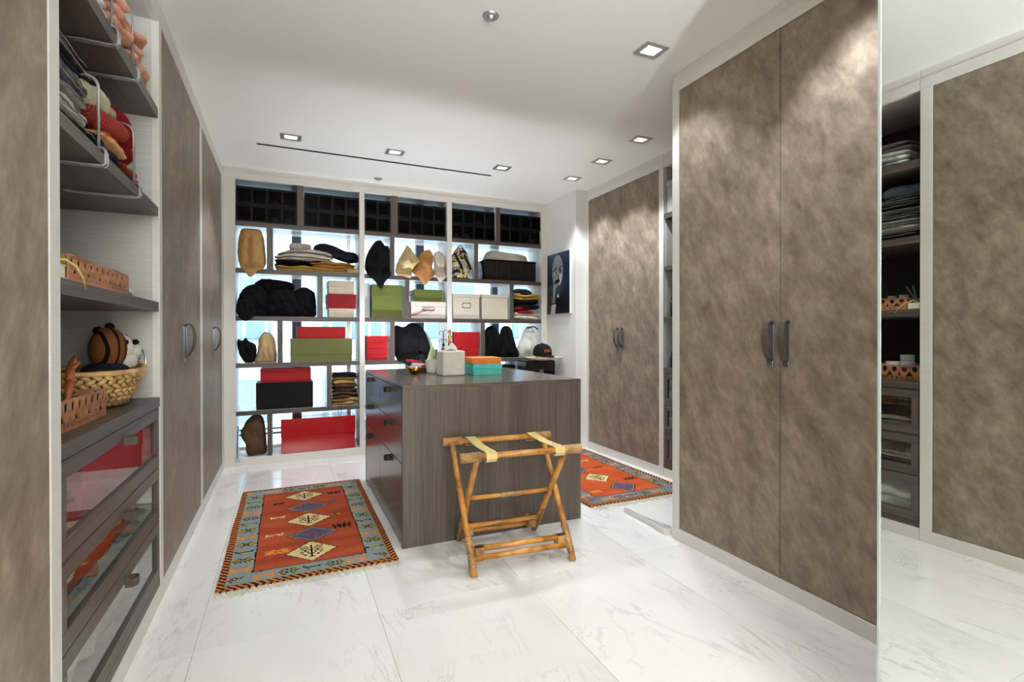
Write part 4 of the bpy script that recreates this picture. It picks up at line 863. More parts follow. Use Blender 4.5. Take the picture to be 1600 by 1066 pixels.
put('drawcord', G().tube([(2.53, 5.235, 1.285), (2.57, 5.225, 1.295), (2.62, 5.225, 1.30), (2.67, 5.235, 1.27)], .008, 8), CT['dkgrey'], wbg, True)
# -- fifth and sixth rows
lidbox('box', 'large black lidded box on the fifth shelf', -.268, .228, 5.25, 5.53, S5, .757, .235, plain('black_card', '#131212', .6, 0, .15))
rb_ = lidbox('box', 'red box with dark top lying on the black box', -.232, .210, 5.26, 5.52, .7575, .888, .115, REDC)
def bundle(l_, x0, x1, z0, z1, mat, sd): garm('folded_clothes', l_, x0, x1, z0, z1, mat, sd, y=5.25, d=.25, layers=2, amp=.014, mess=.8)
bundle('brown garment at the bottom of the brown bundle, fifth shelf', .41, .655, S5, .575, CT['khaki'], 61); bundle('dark brown garment lower in the brown bundle', .408, .655, .570, .640, CT['brown'], 62); bundle('dark brown knit bulging in the middle of the brown bundle', .41, .650, .635, .725, CT['brown'], 63); bundle('khaki garment near the top of the brown bundle', .408, .640, .715, .790, CT['khaki'], 64); bundle('dark cloth capping the brown bundle', .410, .656, .782, .825, CT['navy'], 65)
put('drawstring', G().tube([(.46, 5.245, .60), (.462, 5.222, .53), (.458, 5.218, .46), (.463, 5.217, .40)], .003, 6).tube([(.485, 5.245, .60), (.487, 5.222, .52), (.484, 5.218, .45), (.478, 5.217, .385)], .003, 6), CT['brown'], None); tag(bpy.data.objects['drawstring'], 'dark cords dangling from the brown bundle over the shelf edge', 'cord')
bag('leather_bag', 'brown slouchy bag standing at the bottom left of the bookcase', 'bag', [(-.345, .079), (-.36, .17), (-.40, .27), (-.375, .36), (-.315, .44), (-.25, .46), (-.205, .40), (-.185, .25), (-.18, .12), (-.20, .079), (-.27, .078)], .2, TB(0, 5.33, 0), CT['brown'], 66, .014, .5, 2.6, (8, 4), zmin=S6)
kc = thing('lanyard', 'key lanyard hanging beside the brown bag at bottom left', 'lanyard', (-.418, 5.218, .2)); put('cord', G().tube([(-.415, 5.24, .37), (-.416, 5.222, .30), (-.42, 5.218, .2), (-.418, 5.218, .11), (-.42, 5.218, .08)], .0045, 6), plain('blue_black_cord', '#1b2233', .7), kc, True)
put('ring', G().tube([(-.42+.018*cos(a*pi/8), 5.217, .062+.018*sin(a*pi/8)) for a in range(16)], .002, 6, closed=True), STEEL, kc, True); put('clip', BX(-.426, -.412, 5.212, 5.220, .08, .12, .003), STEEL, kc)
RT_ = plain('red_gloss_card', '#a8181c', .12, 0, .5)
br = lidbox('box', 'largest red box at the bottom of the bookcase, lettered on top', -.058, .622, 5.245, 5.56, S6, .402, .168, RT_)
put('lettering', lettering('VALENTINO', .055, lambda x, y, z: (.29+x*1.05, 5.38+y, .4025+z*.5)), plain('white_print', '#eeeaf0', .4), br)
# -- row behind the island: black lacquer things, hats
lidbox('box', 'black flat box on the fifth shelf behind the island corner', 2.03, 2.385, 5.25, 5.52, S5, .86, .09, BLACKP)
tk = thing('trunk', 'tall black upright trunk carrying the hats by the right wall', 'trunk', (2.52, 4.98, 0)); put('trunk_body', BX(2.345, 2.70, 4.87, 5.10, .012, .905, .012), BLACKP, tk); put('trunk_lid', BX(2.342, 2.703, 4.867, 5.103, .80, .925, .012), plain('black_lacquer', '#121113', .3), tk)
for x_ in (2.37, 2.675):
    for y_ in (4.90, 5.07): put('foot', G().lathe([(.014, 0), (.016, .012)], (x_, y_, 0), 10), IRON, tk)
put('latch', BX(2.50, 2.55, 4.858, 4.867, .78, .83, .002), STEEL, tk)
ht = thing('straw_hat', 'wide cream straw hat lying under the black cap', 'hat', (2.565, 4.90, .925)); SW = cloth('cream_straw', '#e3d9bd', '#d3c6a2', 90, .3)
hb = G(); prof = [(.0, .0), (.05, .0), (.09, .004), (.14, .012), (.19, .022), (.215, .032), (.215, .037), (.19, .029), (.14, .019), (.095, .014), (.088, .04), (.07, .052), (.0, .054)]
hb.lathe(prof, (2.565, 4.90, .927), 40, 1.0, .82, close=False); hb.map(lambda x, y, z: (x, y, z+.012*cos((x-2.565)*9)**2*0+.02*((x-2.565)/.2)*0)); put('brim_and_crown', hb, SW, ht, True)
cp = thing('baseball_cap', 'black baseball cap with orange lettering on the straw hat', 'cap', (2.555, 4.88, .965)); CK = cloth('black_twill', '#1b1917', '#121110')
def capfn(d):
    return 1
cg_ = G(); n_ = 28
cg_.lathe([(.100, .0), (.102, .03), (.098, .065), (.084, .098), (.055, .122), (.02, .131), (.0, .132)], (2.555, 4.90, .978), n_, 1.0, 1.12, close=False); put('crown', cg_, CK, cp, True)
bl = G(); vs_ = []; nb = 14
for i in range(nb+1):
    a = -pi*.5+(-.60+1.2*i/nb)*1.35
    for q, dz in ((.099, 0), (.135, -.006), (.165, -.022)):
        sc_ = 1 if q < .1 else 1-.22*abs(2*i/nb-1)**2.2
        vs_.append((2.555+q*sc_*cos(a), 4.90+q*1.1*sc_*sin(a), .990+dz-.012*abs(2*i/nb-1)**2))
fs_ = [(i*3+j, i*3+j+1, (i+1)*3+j+1, (i+1)*3+j) for i in range(nb) for j in range(2)]
bl.add(vs_, fs_); b0 = len(bl.v); bl.add([(x, y, z-.004) for x, y, z in vs_], fs_); edge = [0, 1, 2]+[i*3+2 for i in range(1, nb+1)]+[nb*3+1, nb*3]
bl.f += [(edge[i], edge[i+1], edge[i+1]+b0, edge[i]+b0) for i in range(len(edge)-1)]; bl.rot(.10, (2.555, 4.90)); put('visor', bl, CK, cp, True)
put('button', G().ball((2.555, 4.90, 1.112), (.010, .010, .006), 10), CK, cp, True)
def capT(x, y, z):
    a = -pi/2+.02+x/.104; rr_ = .1055-.22*max(0, y-.02)*.6; return (2.555+rr_*cos(a), 4.90+rr_*1.12*sin(a)-z, 1.018+y)
put('lettering', lettering('DKI', .044, capT, .001), plain('orange_embroidery', '#e8602e', .6), cp)
# portrait canvas on the right wall
pc_ = thing('painting', 'dark portrait painting of a pale face hung on the right wall', 'painting', (2.785, 4.92, 1.78)); py0, py1, pz0, pz1 = 4.672, 5.182, 1.438, 2.125
put('frame', G().box(2.768, 2.79, py0, py1, pz0, pz1, .001), plain('white_canvas_edge', '#e4e2de', .6), pc_)
def ell(u, v, cu, cv, a, b, rot=0):
    x, y = u-cu, v-cv; x, y = x*cos(rot)+y*sin(rot), -x*sin(rot)+y*cos(rot); return (x/a)**2+(y/b)**2 < 1
def face(u, v):
    n_ = noise.noise(Vector((u*3, v*3, 1))); k_ = noise.noise(Vector((u*9, v*9, 5)))
    base = Vector(C('#10131c')[:3])*(1-max(0, v-.35)*.5)+Vector(C('#1f3158')[:3])*max(0, min(1, (v-.25)*1.3+n_*.9))*.8
    if n_ < -.25 and u < .3: base = Vector(C('#3a362c')[:3])
    head = ell(u, v, .47, .70, .24, .27, -.12); col = base; grey = Vector(C('#9a9a9c')[:3])*(.82+.5*k_*.4); lt = Vector(C('#b9b8b6')[:3])
    if head and v > .42:
        col = grey
        if v < .64 and u > .50-.18*(.64-v): col = base if not ell(u, v, .62, .60, .085, .09, .1) else lt
        if ell(u, v, .60, .50, .055, .06): col = lt
        if ell(u, v, .36, .735, .10, .018, .3) or ell(u, v, .60, .755, .075, .015, .5): col = Vector(C('#14141a')[:3])
        if ell(u, v, .40, .685, .075, .045): col = Vector(C('#c6c6c6')[:3])
        if ell(u, v, .41, .685, .035, .04): col = Vector(C('#1a1c24')[:3])
        if ell(u, v, .60, .70, .045, .035): col = Vector(C('#20222a')[:3])
        if ell(u, v, .45, .525, .13, .035, .15): col = Vector(C('#15161c')[:3])
    if ell(u, v, .45, .475, .12, .022, .2): col = grey
    if v < .50 and v > .16 and abs(u-(.34-.06*(.5-v)*2)) < .055+.10*max(0, .28-v): col = grey
    if .155 < v < .185 and u < .42: col = Vector(C('#0c0c0e')[:3])
    if v < .155 and abs(u-(.28+.4*(v-.08))) < .10: col = Vector(C('#c9bfb2')[:3])
    if ell(u, v, .50, .315, .03, .012) or ell(u, v, .50, .285, .045, .018): col = Vector(C('#e8e8ea')[:3])
    return (col.x, col.y, col.z)
vs_, fs_, cols_ = paintgrid(90, 120, lambda u, v: (2.7674, py1-.004-u*(py1-py0-.008), pz0+.004+v*(pz1-pz0-.008)), face)
g = G(); g.v, g.f = vs_, fs_; cv = put('canvas', g, attr_paint('oil_paint', .35), pc_); setpaint(cv, cols_)
# ------------------------------------------------------------------ things on the left shelves
H1, H2, H3, HC = 2.2345, 1.7865, 1.3565, .9265
def divider(y, zs, zb, h, label, tongue=.30):
    """clear acrylic shelf divider: rounded upright plate, front clip and a tongue under the shelf"""
    t = thing('shelf_divider', label, 'shelf divider', (XL-.15, y, zs), 'clear acrylic shelf dividers')
    a0 = XL-.006; r_ = .035
    ol = [(0, .002), (0, h-r_)] + [(-r_+r_*cos(i*pi/12), h-r_+r_*sin(i*pi/12)) for i in range(1, 7)] + [(-.27, h), (-.30, h-.04), (-.30, .002)]
    g = plate(ol, [], .005); g.map(lambda a, b, c: (a0+a, y+c, zs+b)); put('plate', g, ACRYL, t)
    rim = [(a0, y, zs+.004), (a0, y, zs+h-r_)] + [(a0-r_+r_*cos(i*pi/12), y, zs+h-r_+r_*sin(i*pi/12)) for i in range(1, 7)] + [(a0-.26, y, zs+h)]
    put('edge', G().tube(rim, .0042, 8), ACRE, t, True)
    pts = [(a0, y, zs+.004), (XL+.008, y, zs+.002), (XL+.014, y, zs-.012), (XL+.014, y, zb-.004), (XL+.006, y, zb-.012), (XL-.05, y, zb-.012), (XL-.15, y+.004, zb-.010), (XL-tongue, y+.012, zb-.004)]
    put('clip', G().tube(pts, 0, flat=((0, 1, .0), .022, .005)), ACRE, t)
ACRE = N('acrylic_edge', .08, 0, .6); ACRE.b.inputs['Base Color'].default_value = (.85, .88, .9, 1); ACRE.b.inputs['Transmission Weight'].default_value = .75; ACRE = ACRE.m
divider(1.952, H2, 1.745, .225, 'clear acrylic divider on the middle shelf, right of the grey jeans')
divider(2.345, H2, 1.745, .225, 'clear acrylic divider on the middle shelf, near the red knit', .22)
divider(2.085, H1, 2.188, .22, 'clear acrylic divider on the top shelf, nearer the camera')
divider(2.335, H1, 2.188, .22, 'clear acrylic divider on the top shelf, in front of the pink knit')
ct = dict(jean=cloth('grey_denim', '#6b6c6e', '#3c3d40', 90, .35), pale=cloth('pale_grey_denim', '#a7a69f', '#7d7c76', 90, .35), dark=cloth('charcoal_denim', '#26272a', '#141518', 90, .3), slate=cloth('slate_wool', '#5c646d', '#4a525a', 60, .3), wht=cloth('white_towelling', '#e4e2d8', '#c9c7bb', 80, .35),
          strp=cloth('striped_wool', '#20181d', '#8f8389', 60, .2, stripes=60), pink=cloth('pink_knit', '#e0aa92', '#b5735c', 70, .4), floral=cloth('floral_cotton', '#d8cfc2', '#6f6a66', 200, .2), plaid=cloth('red_plaid_wool', '#b83f30', '#6d2f2a', 60, .3, stripes=30), knit=cloth('cream_cable_knit', '#cfc8ab', '#a8a183', 70, .6),
          rib=cloth('beige_ribbed_knit', '#b7ac96', '#8f8572', 90, .5), red=cloth('crimson_wool', '#8f1018', '#5e0a10', 60, .3), navy=cloth('navy_wool', '#1a1d2a', '#10121c', 60, .3), orange=cloth('rust_knit', '#b4532f', '#8a3b22', 70, .4), peach=cloth('peach_cotton', '#e0a579', '#c98b60', 60, .3), maroon=cloth('maroon_knit', '#5f1d20', '#431316', 70, .4),
          blue=cloth('pale_blue_cotton', '#a9bccb', '#8aa0b3', 60, .3), bw=cloth('black_and_white_print', '#d6d6d2', '#232325', 260, .2), cream2=cloth('cream_and_pink_cotton', '#e2d8c8', '#d9b3a4', 70, .3), deepblue=cloth('blue_cotton', '#3d5b86', '#2c4568', 60, .3))
def lg(label, y0, y1, z0, z1, m_, sd, x=XL-.012, d=.34, layers=1, amp=.010, group=None, **k):
    o = put('folded_clothes', folded(y1-y0, d, z1-z0, TL(x, y0, z0), sd, layers, amp, **k), ct[m_], smooth=True); return tag(o, label, 'clothing', group)
# middle shelf, near pile of jeans
z = H2
for h_, m_, l_, x_ in ((.038, 'dark', 'black jeans lowest in the jeans pile, middle left shelf', .01), (.030, 'wht', 'white edged garment second from the bottom of the jeans pile', .02), (.042, 'pale', 'pale grey jeans low in the jeans pile', .012), (.036, 'jean', 'grey jeans in the lower half of the jeans pile', .02), (.034, 'pale', 'pale folded jeans in the middle of the jeans pile', .03), (.036, 'dark', 'charcoal jeans in the upper half of the jeans pile', .02), (.036, 'jean', 'grey jeans topmost in the jeans pile', .03)):
    jn = lg(l_, 1.65, 1.935, z, z+h_*1.12, m_, int(z*1000), XL-x_, layers=3, amp=.010, mess=.25)
    for f_ in (.5,):
        put('seam', G().tube([(XL-x_+.0035+.004*noise.noise(Vector((q*.9, z*40, f_))), 1.665+.255*q/14, z+h_*f_+.004*noise.noise(Vector((q*.5, z*30, f_*9)))) for q in range(15)], .0013, 6), ct['pale'] if m_ in ('dark', 'jean') else CT['dkgrey'], jn, True)
    z += h_
lg('slate grey sweater folded on top of the jeans pile', 1.655, 1.90, z, z+.09, 'slate', 71, XL-.09, d=.3, layers=1)
# right of the first divider
lg('pale blue garment under the navy one, second shelf section', 2.20, 2.33, H2, 1.822, 'blue', 72, XL-.01)
lg('navy garment lying between the two middle shelf dividers', 1.965, 2.30, 1.806, 1.858, 'navy', 73, XL-.012, layers=1)
lg('peach garment on the navy one, middle left shelf', 2.03, 2.325, 1.852, 1.882, 'peach', 74, XL-.014)
lg('rust knit between the dividers, right of the navy garment', 2.12, 2.335, 1.876, 1.915, 'orange', 75, XL-.02)
def roll(label, y0, y1, zc, r_, m_, sd, x, name='rolled_scarf', cat='scarf'):
    n_ = 16; rr = random.Random(sd); g = G(); pts = []; rs = []
    for i in range(n_+1):
        t = i/n_; pts.append((x-r_-.02*sin(t*3+sd), y0+(y1-y0)*t, zc+.008*sin(t*7+sd))); rs.append(r_*(.35 if i in (0, n_) else (.8 if i in (1, n_-1) else 1+.10*rr.uniform(-1, 1))))
    g.tube(pts, rs, 14); return tag(put(name, g, ct[m_], smooth=True), label, cat)
roll('red plaid scarf rolled on the pile behind the near divider', 2.0, 2.33, 1.945, .032, 'plaid', 2, XL-.025)
roll('cream cable knit rolled behind the near acrylic divider', 1.965, 2.17, 1.985, .036, 'knit', 3, XL-.04, 'rolled_knit', 'clothing')
roll('beige ribbed knit rolled above the plaid scarf', 2.15, 2.335, 1.995, .025, 'rib', 4, XL-.05, 'rolled_knit', 'clothing')
lg('maroon knit folded right of the second middle divider', 2.36, 2.57, H2, 1.845, 'maroon', 76, XL-.02)
lg('rust red plaid garment on the maroon knit', 2.36, 2.55, 1.842, 1.89, 'plaid', 77, XL-.03)
bag('crimson_wrap', 'crimson wrap with a pointed end at the right of the middle shelf', 'clothing', [(2.36, 1.89), (2.36, 2.08), (2.42, 2.11), (2.50, 2.06), (2.60, 1.99), (2.655, 1.955), (2.62, 1.915), (2.54, 1.90), (2.45, 1.885)], .20, TL(XL-.14, 0, 0), ct['red'], 9, .014)
# top shelf
lg('black and white printed garment folded on the top left shelf', 1.70, 2.075, H1, 2.33, 'bw', 81, XL-.005, layers=3, amp=.014)
lg('striped garment on top of the black and white print, top shelf', 1.70, 2.05, 2.325, 2.40, 'strp', 82, XL-.03, layers=2)
lg('floral garment low between the top shelf dividers', 2.10, 2.33, H1, 2.285, 'floral', 83, XL-.01, layers=2)
lg('pale floral garment at the right end of the top shelf', 2.345, 2.58, H1, 2.292, 'floral', 84, XL-.01, layers=2)
lg('pink knit folded low between the top shelf dividers', 2.10, 2.33, 2.282, 2.36, 'pink', 85, XL+.0, d=.28, layers=2, amp=.014, mess=.7)
lg('pink knit folded upper between the top shelf dividers', 2.11, 2.325, 2.350, 2.45, 'pink', 86, XL-.015, d=.26, layers=2, amp=.014, mess=.8)
lg('pink knit lying at the right end of the top shelf', 2.345, 2.665, 2.280, 2.355, 'pink', 87, XL+.008, d=.30, layers=2, amp=.016, mess=.7)
lg('pink knit topmost at the right end of the top shelf', 2.35, 2.64, 2.345, 2.445, 'pink', 88, XL-.005, d=.28, layers=2, amp=.016, mess=.9)
# stack of white towels seen in the mirror at the near end of the top shelf: they lie deeper than the printed pile
z = H1
# fretwork trays
FRET = N('carved_mango_wood', .55); q_ = FRET.n('ShaderNodeTexNoise', Scale=18.0, Detail=5.0); FRET.l(FRET.coord((1, .3, 3), src='World'), q_.inputs['Vector']); FRET.l(FRET.ramp(q_.outputs[0], [(.3, C('#8a5538')), (.7, C('#b87d55'))]), FRET.b.inputs['Base Color']); FRET = FRET.m
def fretwall(L, H_, t=.0045):
    n_ = max(2, round(L/.052)); s_ = L/n_; ol = [(0, 0), (L, 0), (L, H_-.004)]
    for i in range(n_-1, -1, -1):
        for k in (.95, .75, .5, .25, .05): ol.append(((i+k)*s_, H_-.007+.007*sin(pi*k)**.5))
    ol.append((0, H_-.004)); hs = []
    for i in range(n_):
        c_ = (i+.5)*s_; b = H_*.52
        hs.append([(c_+s_*.27*sin(a)*(1 if cos(a) > 0 else 1+.35*cos(a)), b+H_*.20+H_*.20*cos(a)) for a in [k*pi/6 for k in range(12)]])
    for i in range(1, n_):
        c_ = i*s_
        hs.append([(c_-s_*.36, H_*.24), (c_, H_*.24+H_*.06), (c_+s_*.36, H_*.24), (c_+s_*.12, H_*.50), (c_, H_*.60), (c_-s_*.12, H_*.50)] if i % 2 else [(c_-s_*.15, H_*.30), (c_+s_*.15, H_*.30), (c_, H_*.60)])
        hs.append([(c_-s_*.42, H_*.12), (c_-s_*.14, H_*.12), (c_-s_*.28, H_*.22)]); hs.append([(c_+s_*.14, H_*.12), (c_+s_*.42, H_*.12), (c_+s_*.28, H_*.22)])
    return plate(ol, hs, t)
def fret_tray(label, xf, y0, y1, z, H_, depth):
    t = thing('fretwork_tray', label, 'tray', (xf-depth/2, (y0+y1)/2, z))
    g = fretwall(y1-y0, H_); g.map(lambda a, b, c: (xf-.0045+c, y0+a, z+b)); put('front_wall', g, FRET, t)
    g = fretwall(y1-y0, H_); g.map(lambda a, b, c: (xf-depth+.0045+c, y0+a, z+b)); put('rear_wall', g, FRET, t)
    for yy in (y0+.0045, y1-.0045): g = fretwall(depth-.02, H_); g.map(lambda a, b, c: (xf-.01-a, yy+c, z+b)); put('end_wall', g, FRET, t)
    put('inner_layer', G().box(xf-.016, xf-.0125, y0+.010, y1-.010, z+.008, z+H_*.86).box(xf-depth+.0125, xf-depth+.016, y0+.010, y1-.010, z+.008, z+H_*.86), plain('dark_fret_hole_shade', '#2a1c14', .9), t)  # dark strips behind the fretwork put shade into its cut-outs
    put('base', BX(xf-depth+.009, xf-.009, y0+.009, y1-.009, z, z+.008), FRET, t); return t
fret_tray('carved fretwork tray on the shelf below the jeans', XL-.004, 1.712, 2.272, H3, .072, .24)
fret_tray('carved fretwork tray on the counter before the basket', XL-.055, 1.665, 2.205, HC, .094, .235)
# contents of the upper tray
tt = thing('tin', 'turquoise lidded tin inside the upper fretwork tray', 'tin', (XL-.10, 2.17, H3+.008)); put('tin_body', G().lathe([(.04, 0), (.042, .05)], (XL-.09, 2.17, H3+.008), 24, 1, 1.2), TEAL, tt); put('lid', G().lathe([(.044, .05), (.044, .072), (.040, .076)], (XL-.09, 2.17, H3+.008), 24, 1, 1.2), TEAL, tt)
for i, (y_, x_, l_) in enumerate(((1.78, .12, 'small dark jar in the upper tray nearest the post'), (1.86, .15, 'small dark jar in the upper tray, second from the post'), (1.95, .13, 'small dark jar in the upper tray, third from the post'))):
    t = thing('jar', l_, 'jar', (XL-x_, y_, H3+.008)); put('jar_body', G().lathe([(.026, 0), (.028, .004), (.028, .05), (.02, .058)], (XL-x_, y_, H3+.008), 18), plain('smoky_glass', '#4b4e52', .15), t, True); put('lid', G().lathe([(.023, .058), (.023, .085)], (XL-x_, y_, H3+.008), 18), plain('grey_lid', '#8b9298', .4), t)
bk_ = thing('book', 'pale book with a green edge on the shelf by the upper tray', 'book', (XL-.12, 1.678, H3)); put('pages', BX(XL-.20, XL-.012, 1.648, 1.706, H3+.004, H3+.034), plain('paper', '#e4e0d4', .7), bk_); put('cover', G().box(XL-.203, XL-.010, 1.646, 1.708, H3, H3+.004).box(XL-.203, XL-.010, 1.646, 1.708, H3+.034, H3+.038), plain('pale_green_cover', '#aebf8d', .5), bk_)
tag(put('leaf', G().tube([(XL-.02, 1.655, H3+.044), (XL-.004, 1.68, H3+.05), (XL+.010, 1.71, H3+.036), (XL+.016, 1.742, H3+.008), (XL+.016, 1.76, H3-.022)], [.002, .003, .003, .002, .001], 6), plain('yellow_green_leaf', '#c3bd62', .5), smooth=True), 'thin yellow green leaf curling over the shelf edge', 'leaf')
for i, (x_, y_, dx, dy) in enumerate(((.10, 1.70, .06, .05), (.14, 1.72, .03, .07))): tag(put('pen', G().tube([(XL-x_, y_, H3+.012+.03), (XL-x_-dx, y_+dy, H3+.15)], .005, 8), plain('grey_green_pen', '#5d7472', .4), smooth=True), ('nearer' if i == 0 else 'farther')+' grey green pen standing in the upper tray', 'pen')
wt = thing('trinket', 'small white and grey trinket at the right end of the upper tray', 'trinket', (XL-.03, 2.36, H3)); put('trinket_body', pillow([(2.31, H3+.001), (2.31, H3+.02), (2.36, H3+.034), (2.41, H3+.03), (2.42, H3+.001)], .04, TL(XL-.035, 0, 0), 5, .004), plain('white_glaze', '#d5d1c6', .4), wt, True); put('foot', BX(XL-.06, XL-.012, 2.30, 2.34, H3, H3+.014, .003), plain('slate_piece', '#5d6266', .5), wt)
# contents of the lower tray, seen in the mirror
JW = plain('white_jar', '#d9dcdf', .35)
for i, (y_, x_, z_, l_) in enumerate(((1.75, .11, 0, 'white lidded jar nearest the post in the lower tray'), (1.83, .105, 0, 'white lidded jar second from the post in the lower tray'), (1.79, .185, .0, 'white lidded jar at the back of the lower tray'))):
    t = thing('jar', l_, 'jar', (XL-x_, y_, HC+.008)); hh = .075 if i < 2 else .115
    put('jar_body', G().lathe([(.030, 0), (.036, .004), (.036, hh)], (XL-x_, y_, HC+.008), 22), JW, t); put('lid', G().lathe([(.0375, hh), (.0375, hh+.026), (.034, hh+.029)], (XL-x_, y_, HC+.008), 22), JW, t)
BLUEC = plain('royal_blue_card', '#1f4f9c', .45)
lidbox('box', 'royal blue box nearest the post in the lower tray', XL-.105, XL-.068, 1.685, 1.742, HC+.0085, HC+.083, .02, BLUEC); lidbox('box', 'royal blue box further along the lower tray', XL-.108, XL-.068, 1.90, 1.965, HC+.0085, HC+.078, .02, BLUEC)
pf_ = thing('perfume_bottle', 'green perfume bottle with a gold cap in the lower tray', 'bottle', (XL-.15, 2.02, HC+.008)); put('flask', G().box(XL-.175, XL-.125, 1.99, 2.05, HC+.008, HC+.10, .006), plain('green_glass', '#3f6b52', .1), pf_); put('cap', G().lathe([(.012, 0), (.012, .05), (.006, .058)], (XL-.15, 2.02, HC+.10), 16), BRASS, pf_)
# woven basket with a metal loop handle, rolled jeans and a plush tiger in it
BC = (XL-.240, 2.475)
bs = thing('basket', 'woven water hyacinth basket on the counter', 'basket', (BC[0], BC[1], HC)); HY_ = rattan('water_hyacinth', '#8c6a38', '#d2ac6c')
lin = G(); lin.lathe([(.0, .004), (.70, .004), (.86, .06), (.95, .13), (.92, .13), (.82, .06), (.66, .014), (0, .014)], (BC[0], BC[1], HC), 36, .236, .236, close=False); put('inner_layer', lin, plain('dark_basket_lining', '#5e4526', .8), bs, True)
bd = G(); LY = 7
for l_ in range(LY):
    t = (l_+.5)/LY; q = .70+.28*t**.7; zz = HC+.012+.122*t; n_ = 40
    for j in range(n_):
        a = 2*pi*(j+(.5 if l_ % 2 else 0))/n_; b0 = len(bd.v)
        lift = .018*max(0, cos(a-.9))**2*t
        bd.ball((0, 0, 0), (.0085, .021, .0105), 7); sg = 1 if l_ % 2 else -1; ti = .62*sg
        ca, sa = cos(a), sin(a)
        tx, ty = -.236*q*sa, .236*q*ca; ln = math.hypot(tx, ty); tx /= ln; ty /= ln; nx_, ny_ = ty, -tx
        def TT(x, y, z, ti=ti): y2 = y*cos(ti)-z*sin(ti); z2 = y*sin(ti)+z*cos(ti); return (BC[0]+.236*q*ca+nx_*x+tx*y2, BC[1]+.236*q*sa+ny_*x+ty*y2, zz+z2+lift)
        bd.map(TT, b0)
put('woven_wall', bd, HY_, bs, True)
put('rim', G().tube([(BC[0]+.236*.985*cos(a*pi/24), BC[1]+.236*.985*sin(a*pi/24), HC+.138+.018*max(0, cos(a*pi/24-.9))**2) for a in range(48)], [.010+.0015*(a % 2) for a in range(48)], 8, closed=True), HY_, bs, True)
hp = []
for i in range(15):
    a = pi*i/14; hp.append((BC[0]+.16-.05*cos(a)+.02*sin(a), BC[1]+.165+.04*cos(a), HC+.135+.085*sin(a)))
put('handle', G().tube(hp, .005, 8), CHROME, bs, True); put('handle', G().tube([(x-.26, y-.30, z_) for x, y, z_ in hp], .005, 8), CHROME, bs, True)
tag(put('rolled_jeans', folded(.30, .26, .095, TL(BC[0]+.14, BC[1]-.175, HC+.030), 91, 2, .008), cloth('blue_grey_denim', '#6f7b88', '#4d5863', 90, .35), smooth=True), 'blue grey jeans folded in the woven basket', 'clothing')
at = G().tube([(XL-.085, 1.97, HC+.14), (XL-.10, 2.02, HC+.165), (XL-.11, 2.07, HC+.19), (XL-.115, 2.11, HC+.205)], [.011, .012, .010, .007], 10); at.tube([(XL-.10, 2.03, HC+.17), (XL-.085, 2.05, HC+.195)], [.007, .005], 8)
at.tube([(XL-.085, 1.97, HC+.14), (XL-.08, 1.94, HC+.10), (XL-.08, 1.93, HC+.05), (XL-.08, 1.93, HC+.009)], [.011, .010, .010, .012], 10)
tag(put('carved_branch', at, plain('orange_brown_wood', '#9c4f24', .45), smooth=True), 'orange brown carved branch standing in the lower tray before the basket', 'ornament')
pl = thing('plush_tiger', 'plush tiger with brown striped head and white muzzle in the basket', 'plush toy', (-.665, 2.535, HC+.12))
TG = N('striped_plush', .95, 0, .1); wv = TG.n('ShaderNodeTexWave', Scale=9.0, Distortion=5.0, Detail=2.0); wv.bands_direction = 'Y'; TG.l(TG.coord((1, 1, .4), (0, 0, .6), src='World'), wv.inputs['Vector']); TG.l(TG.ramp(wv.outputs['Fac'], [(.16, C('#1e130c')), (.26, C('#7a4c2b'))]), TG.b.inputs['Base Color'])
n9 = TG.n('ShaderNodeTexNoise', Scale=220.0); TG.l(TG.coord(src='World'), n9.inputs['Vector']); TG.bump(n9.outputs[0], .5, .004)
WPL = cloth('white_plush', '#e2ddd2', '#cdc7ba', 90, .4); NPL = cloth('navy_plush', '#15182a', '#0d0f1b', 80, .3)
hd = G().ball((-.665, 2.535, 1.150), (.064, .068, .090), 22, lambda d: 1+.02*noise.noise(d*2)); put('head', hd, TG.m, pl, True)
put('face_patch', G().ball((-.628, 2.575, 1.150), (.038, .046, .062), 18), WPL, pl, True)
for c_ in ((-.602, 2.565, 1.100), (-.600, 2.635, 1.138)): put('muzzle_pad', G().ball(c_, (.031, .033, .034), 16), WPL, pl, True)
put('nose', G().ball((-.592, 2.615, 1.178), (.014, .016, .012), 12), BLACKP, pl, True)
for c_ in ((-.665, 2.555, 1.240), (-.715, 2.60, 1.225)): put('ear', G().ball(c_, (.018, .020, .018), 12), CT['black'], pl, True)
for c_ in ((-.606, 2.545, 1.178), (-.625, 2.615, 1.20)): put('eye', G().ball(c_, (.008, .008, .011), 10), BLACKP, pl, True)
for i in range(4): put('whisker_dot', G().ball((-.5715+.003*(i % 2), 2.562+.011*(i//2), 1.098+.010*(i % 2)), .0028, 6), BLACKP, pl, True)
put('body', G().ball((-.67, 2.53, 1.055), (.082, .095, .048), 18), NPL, pl, True)
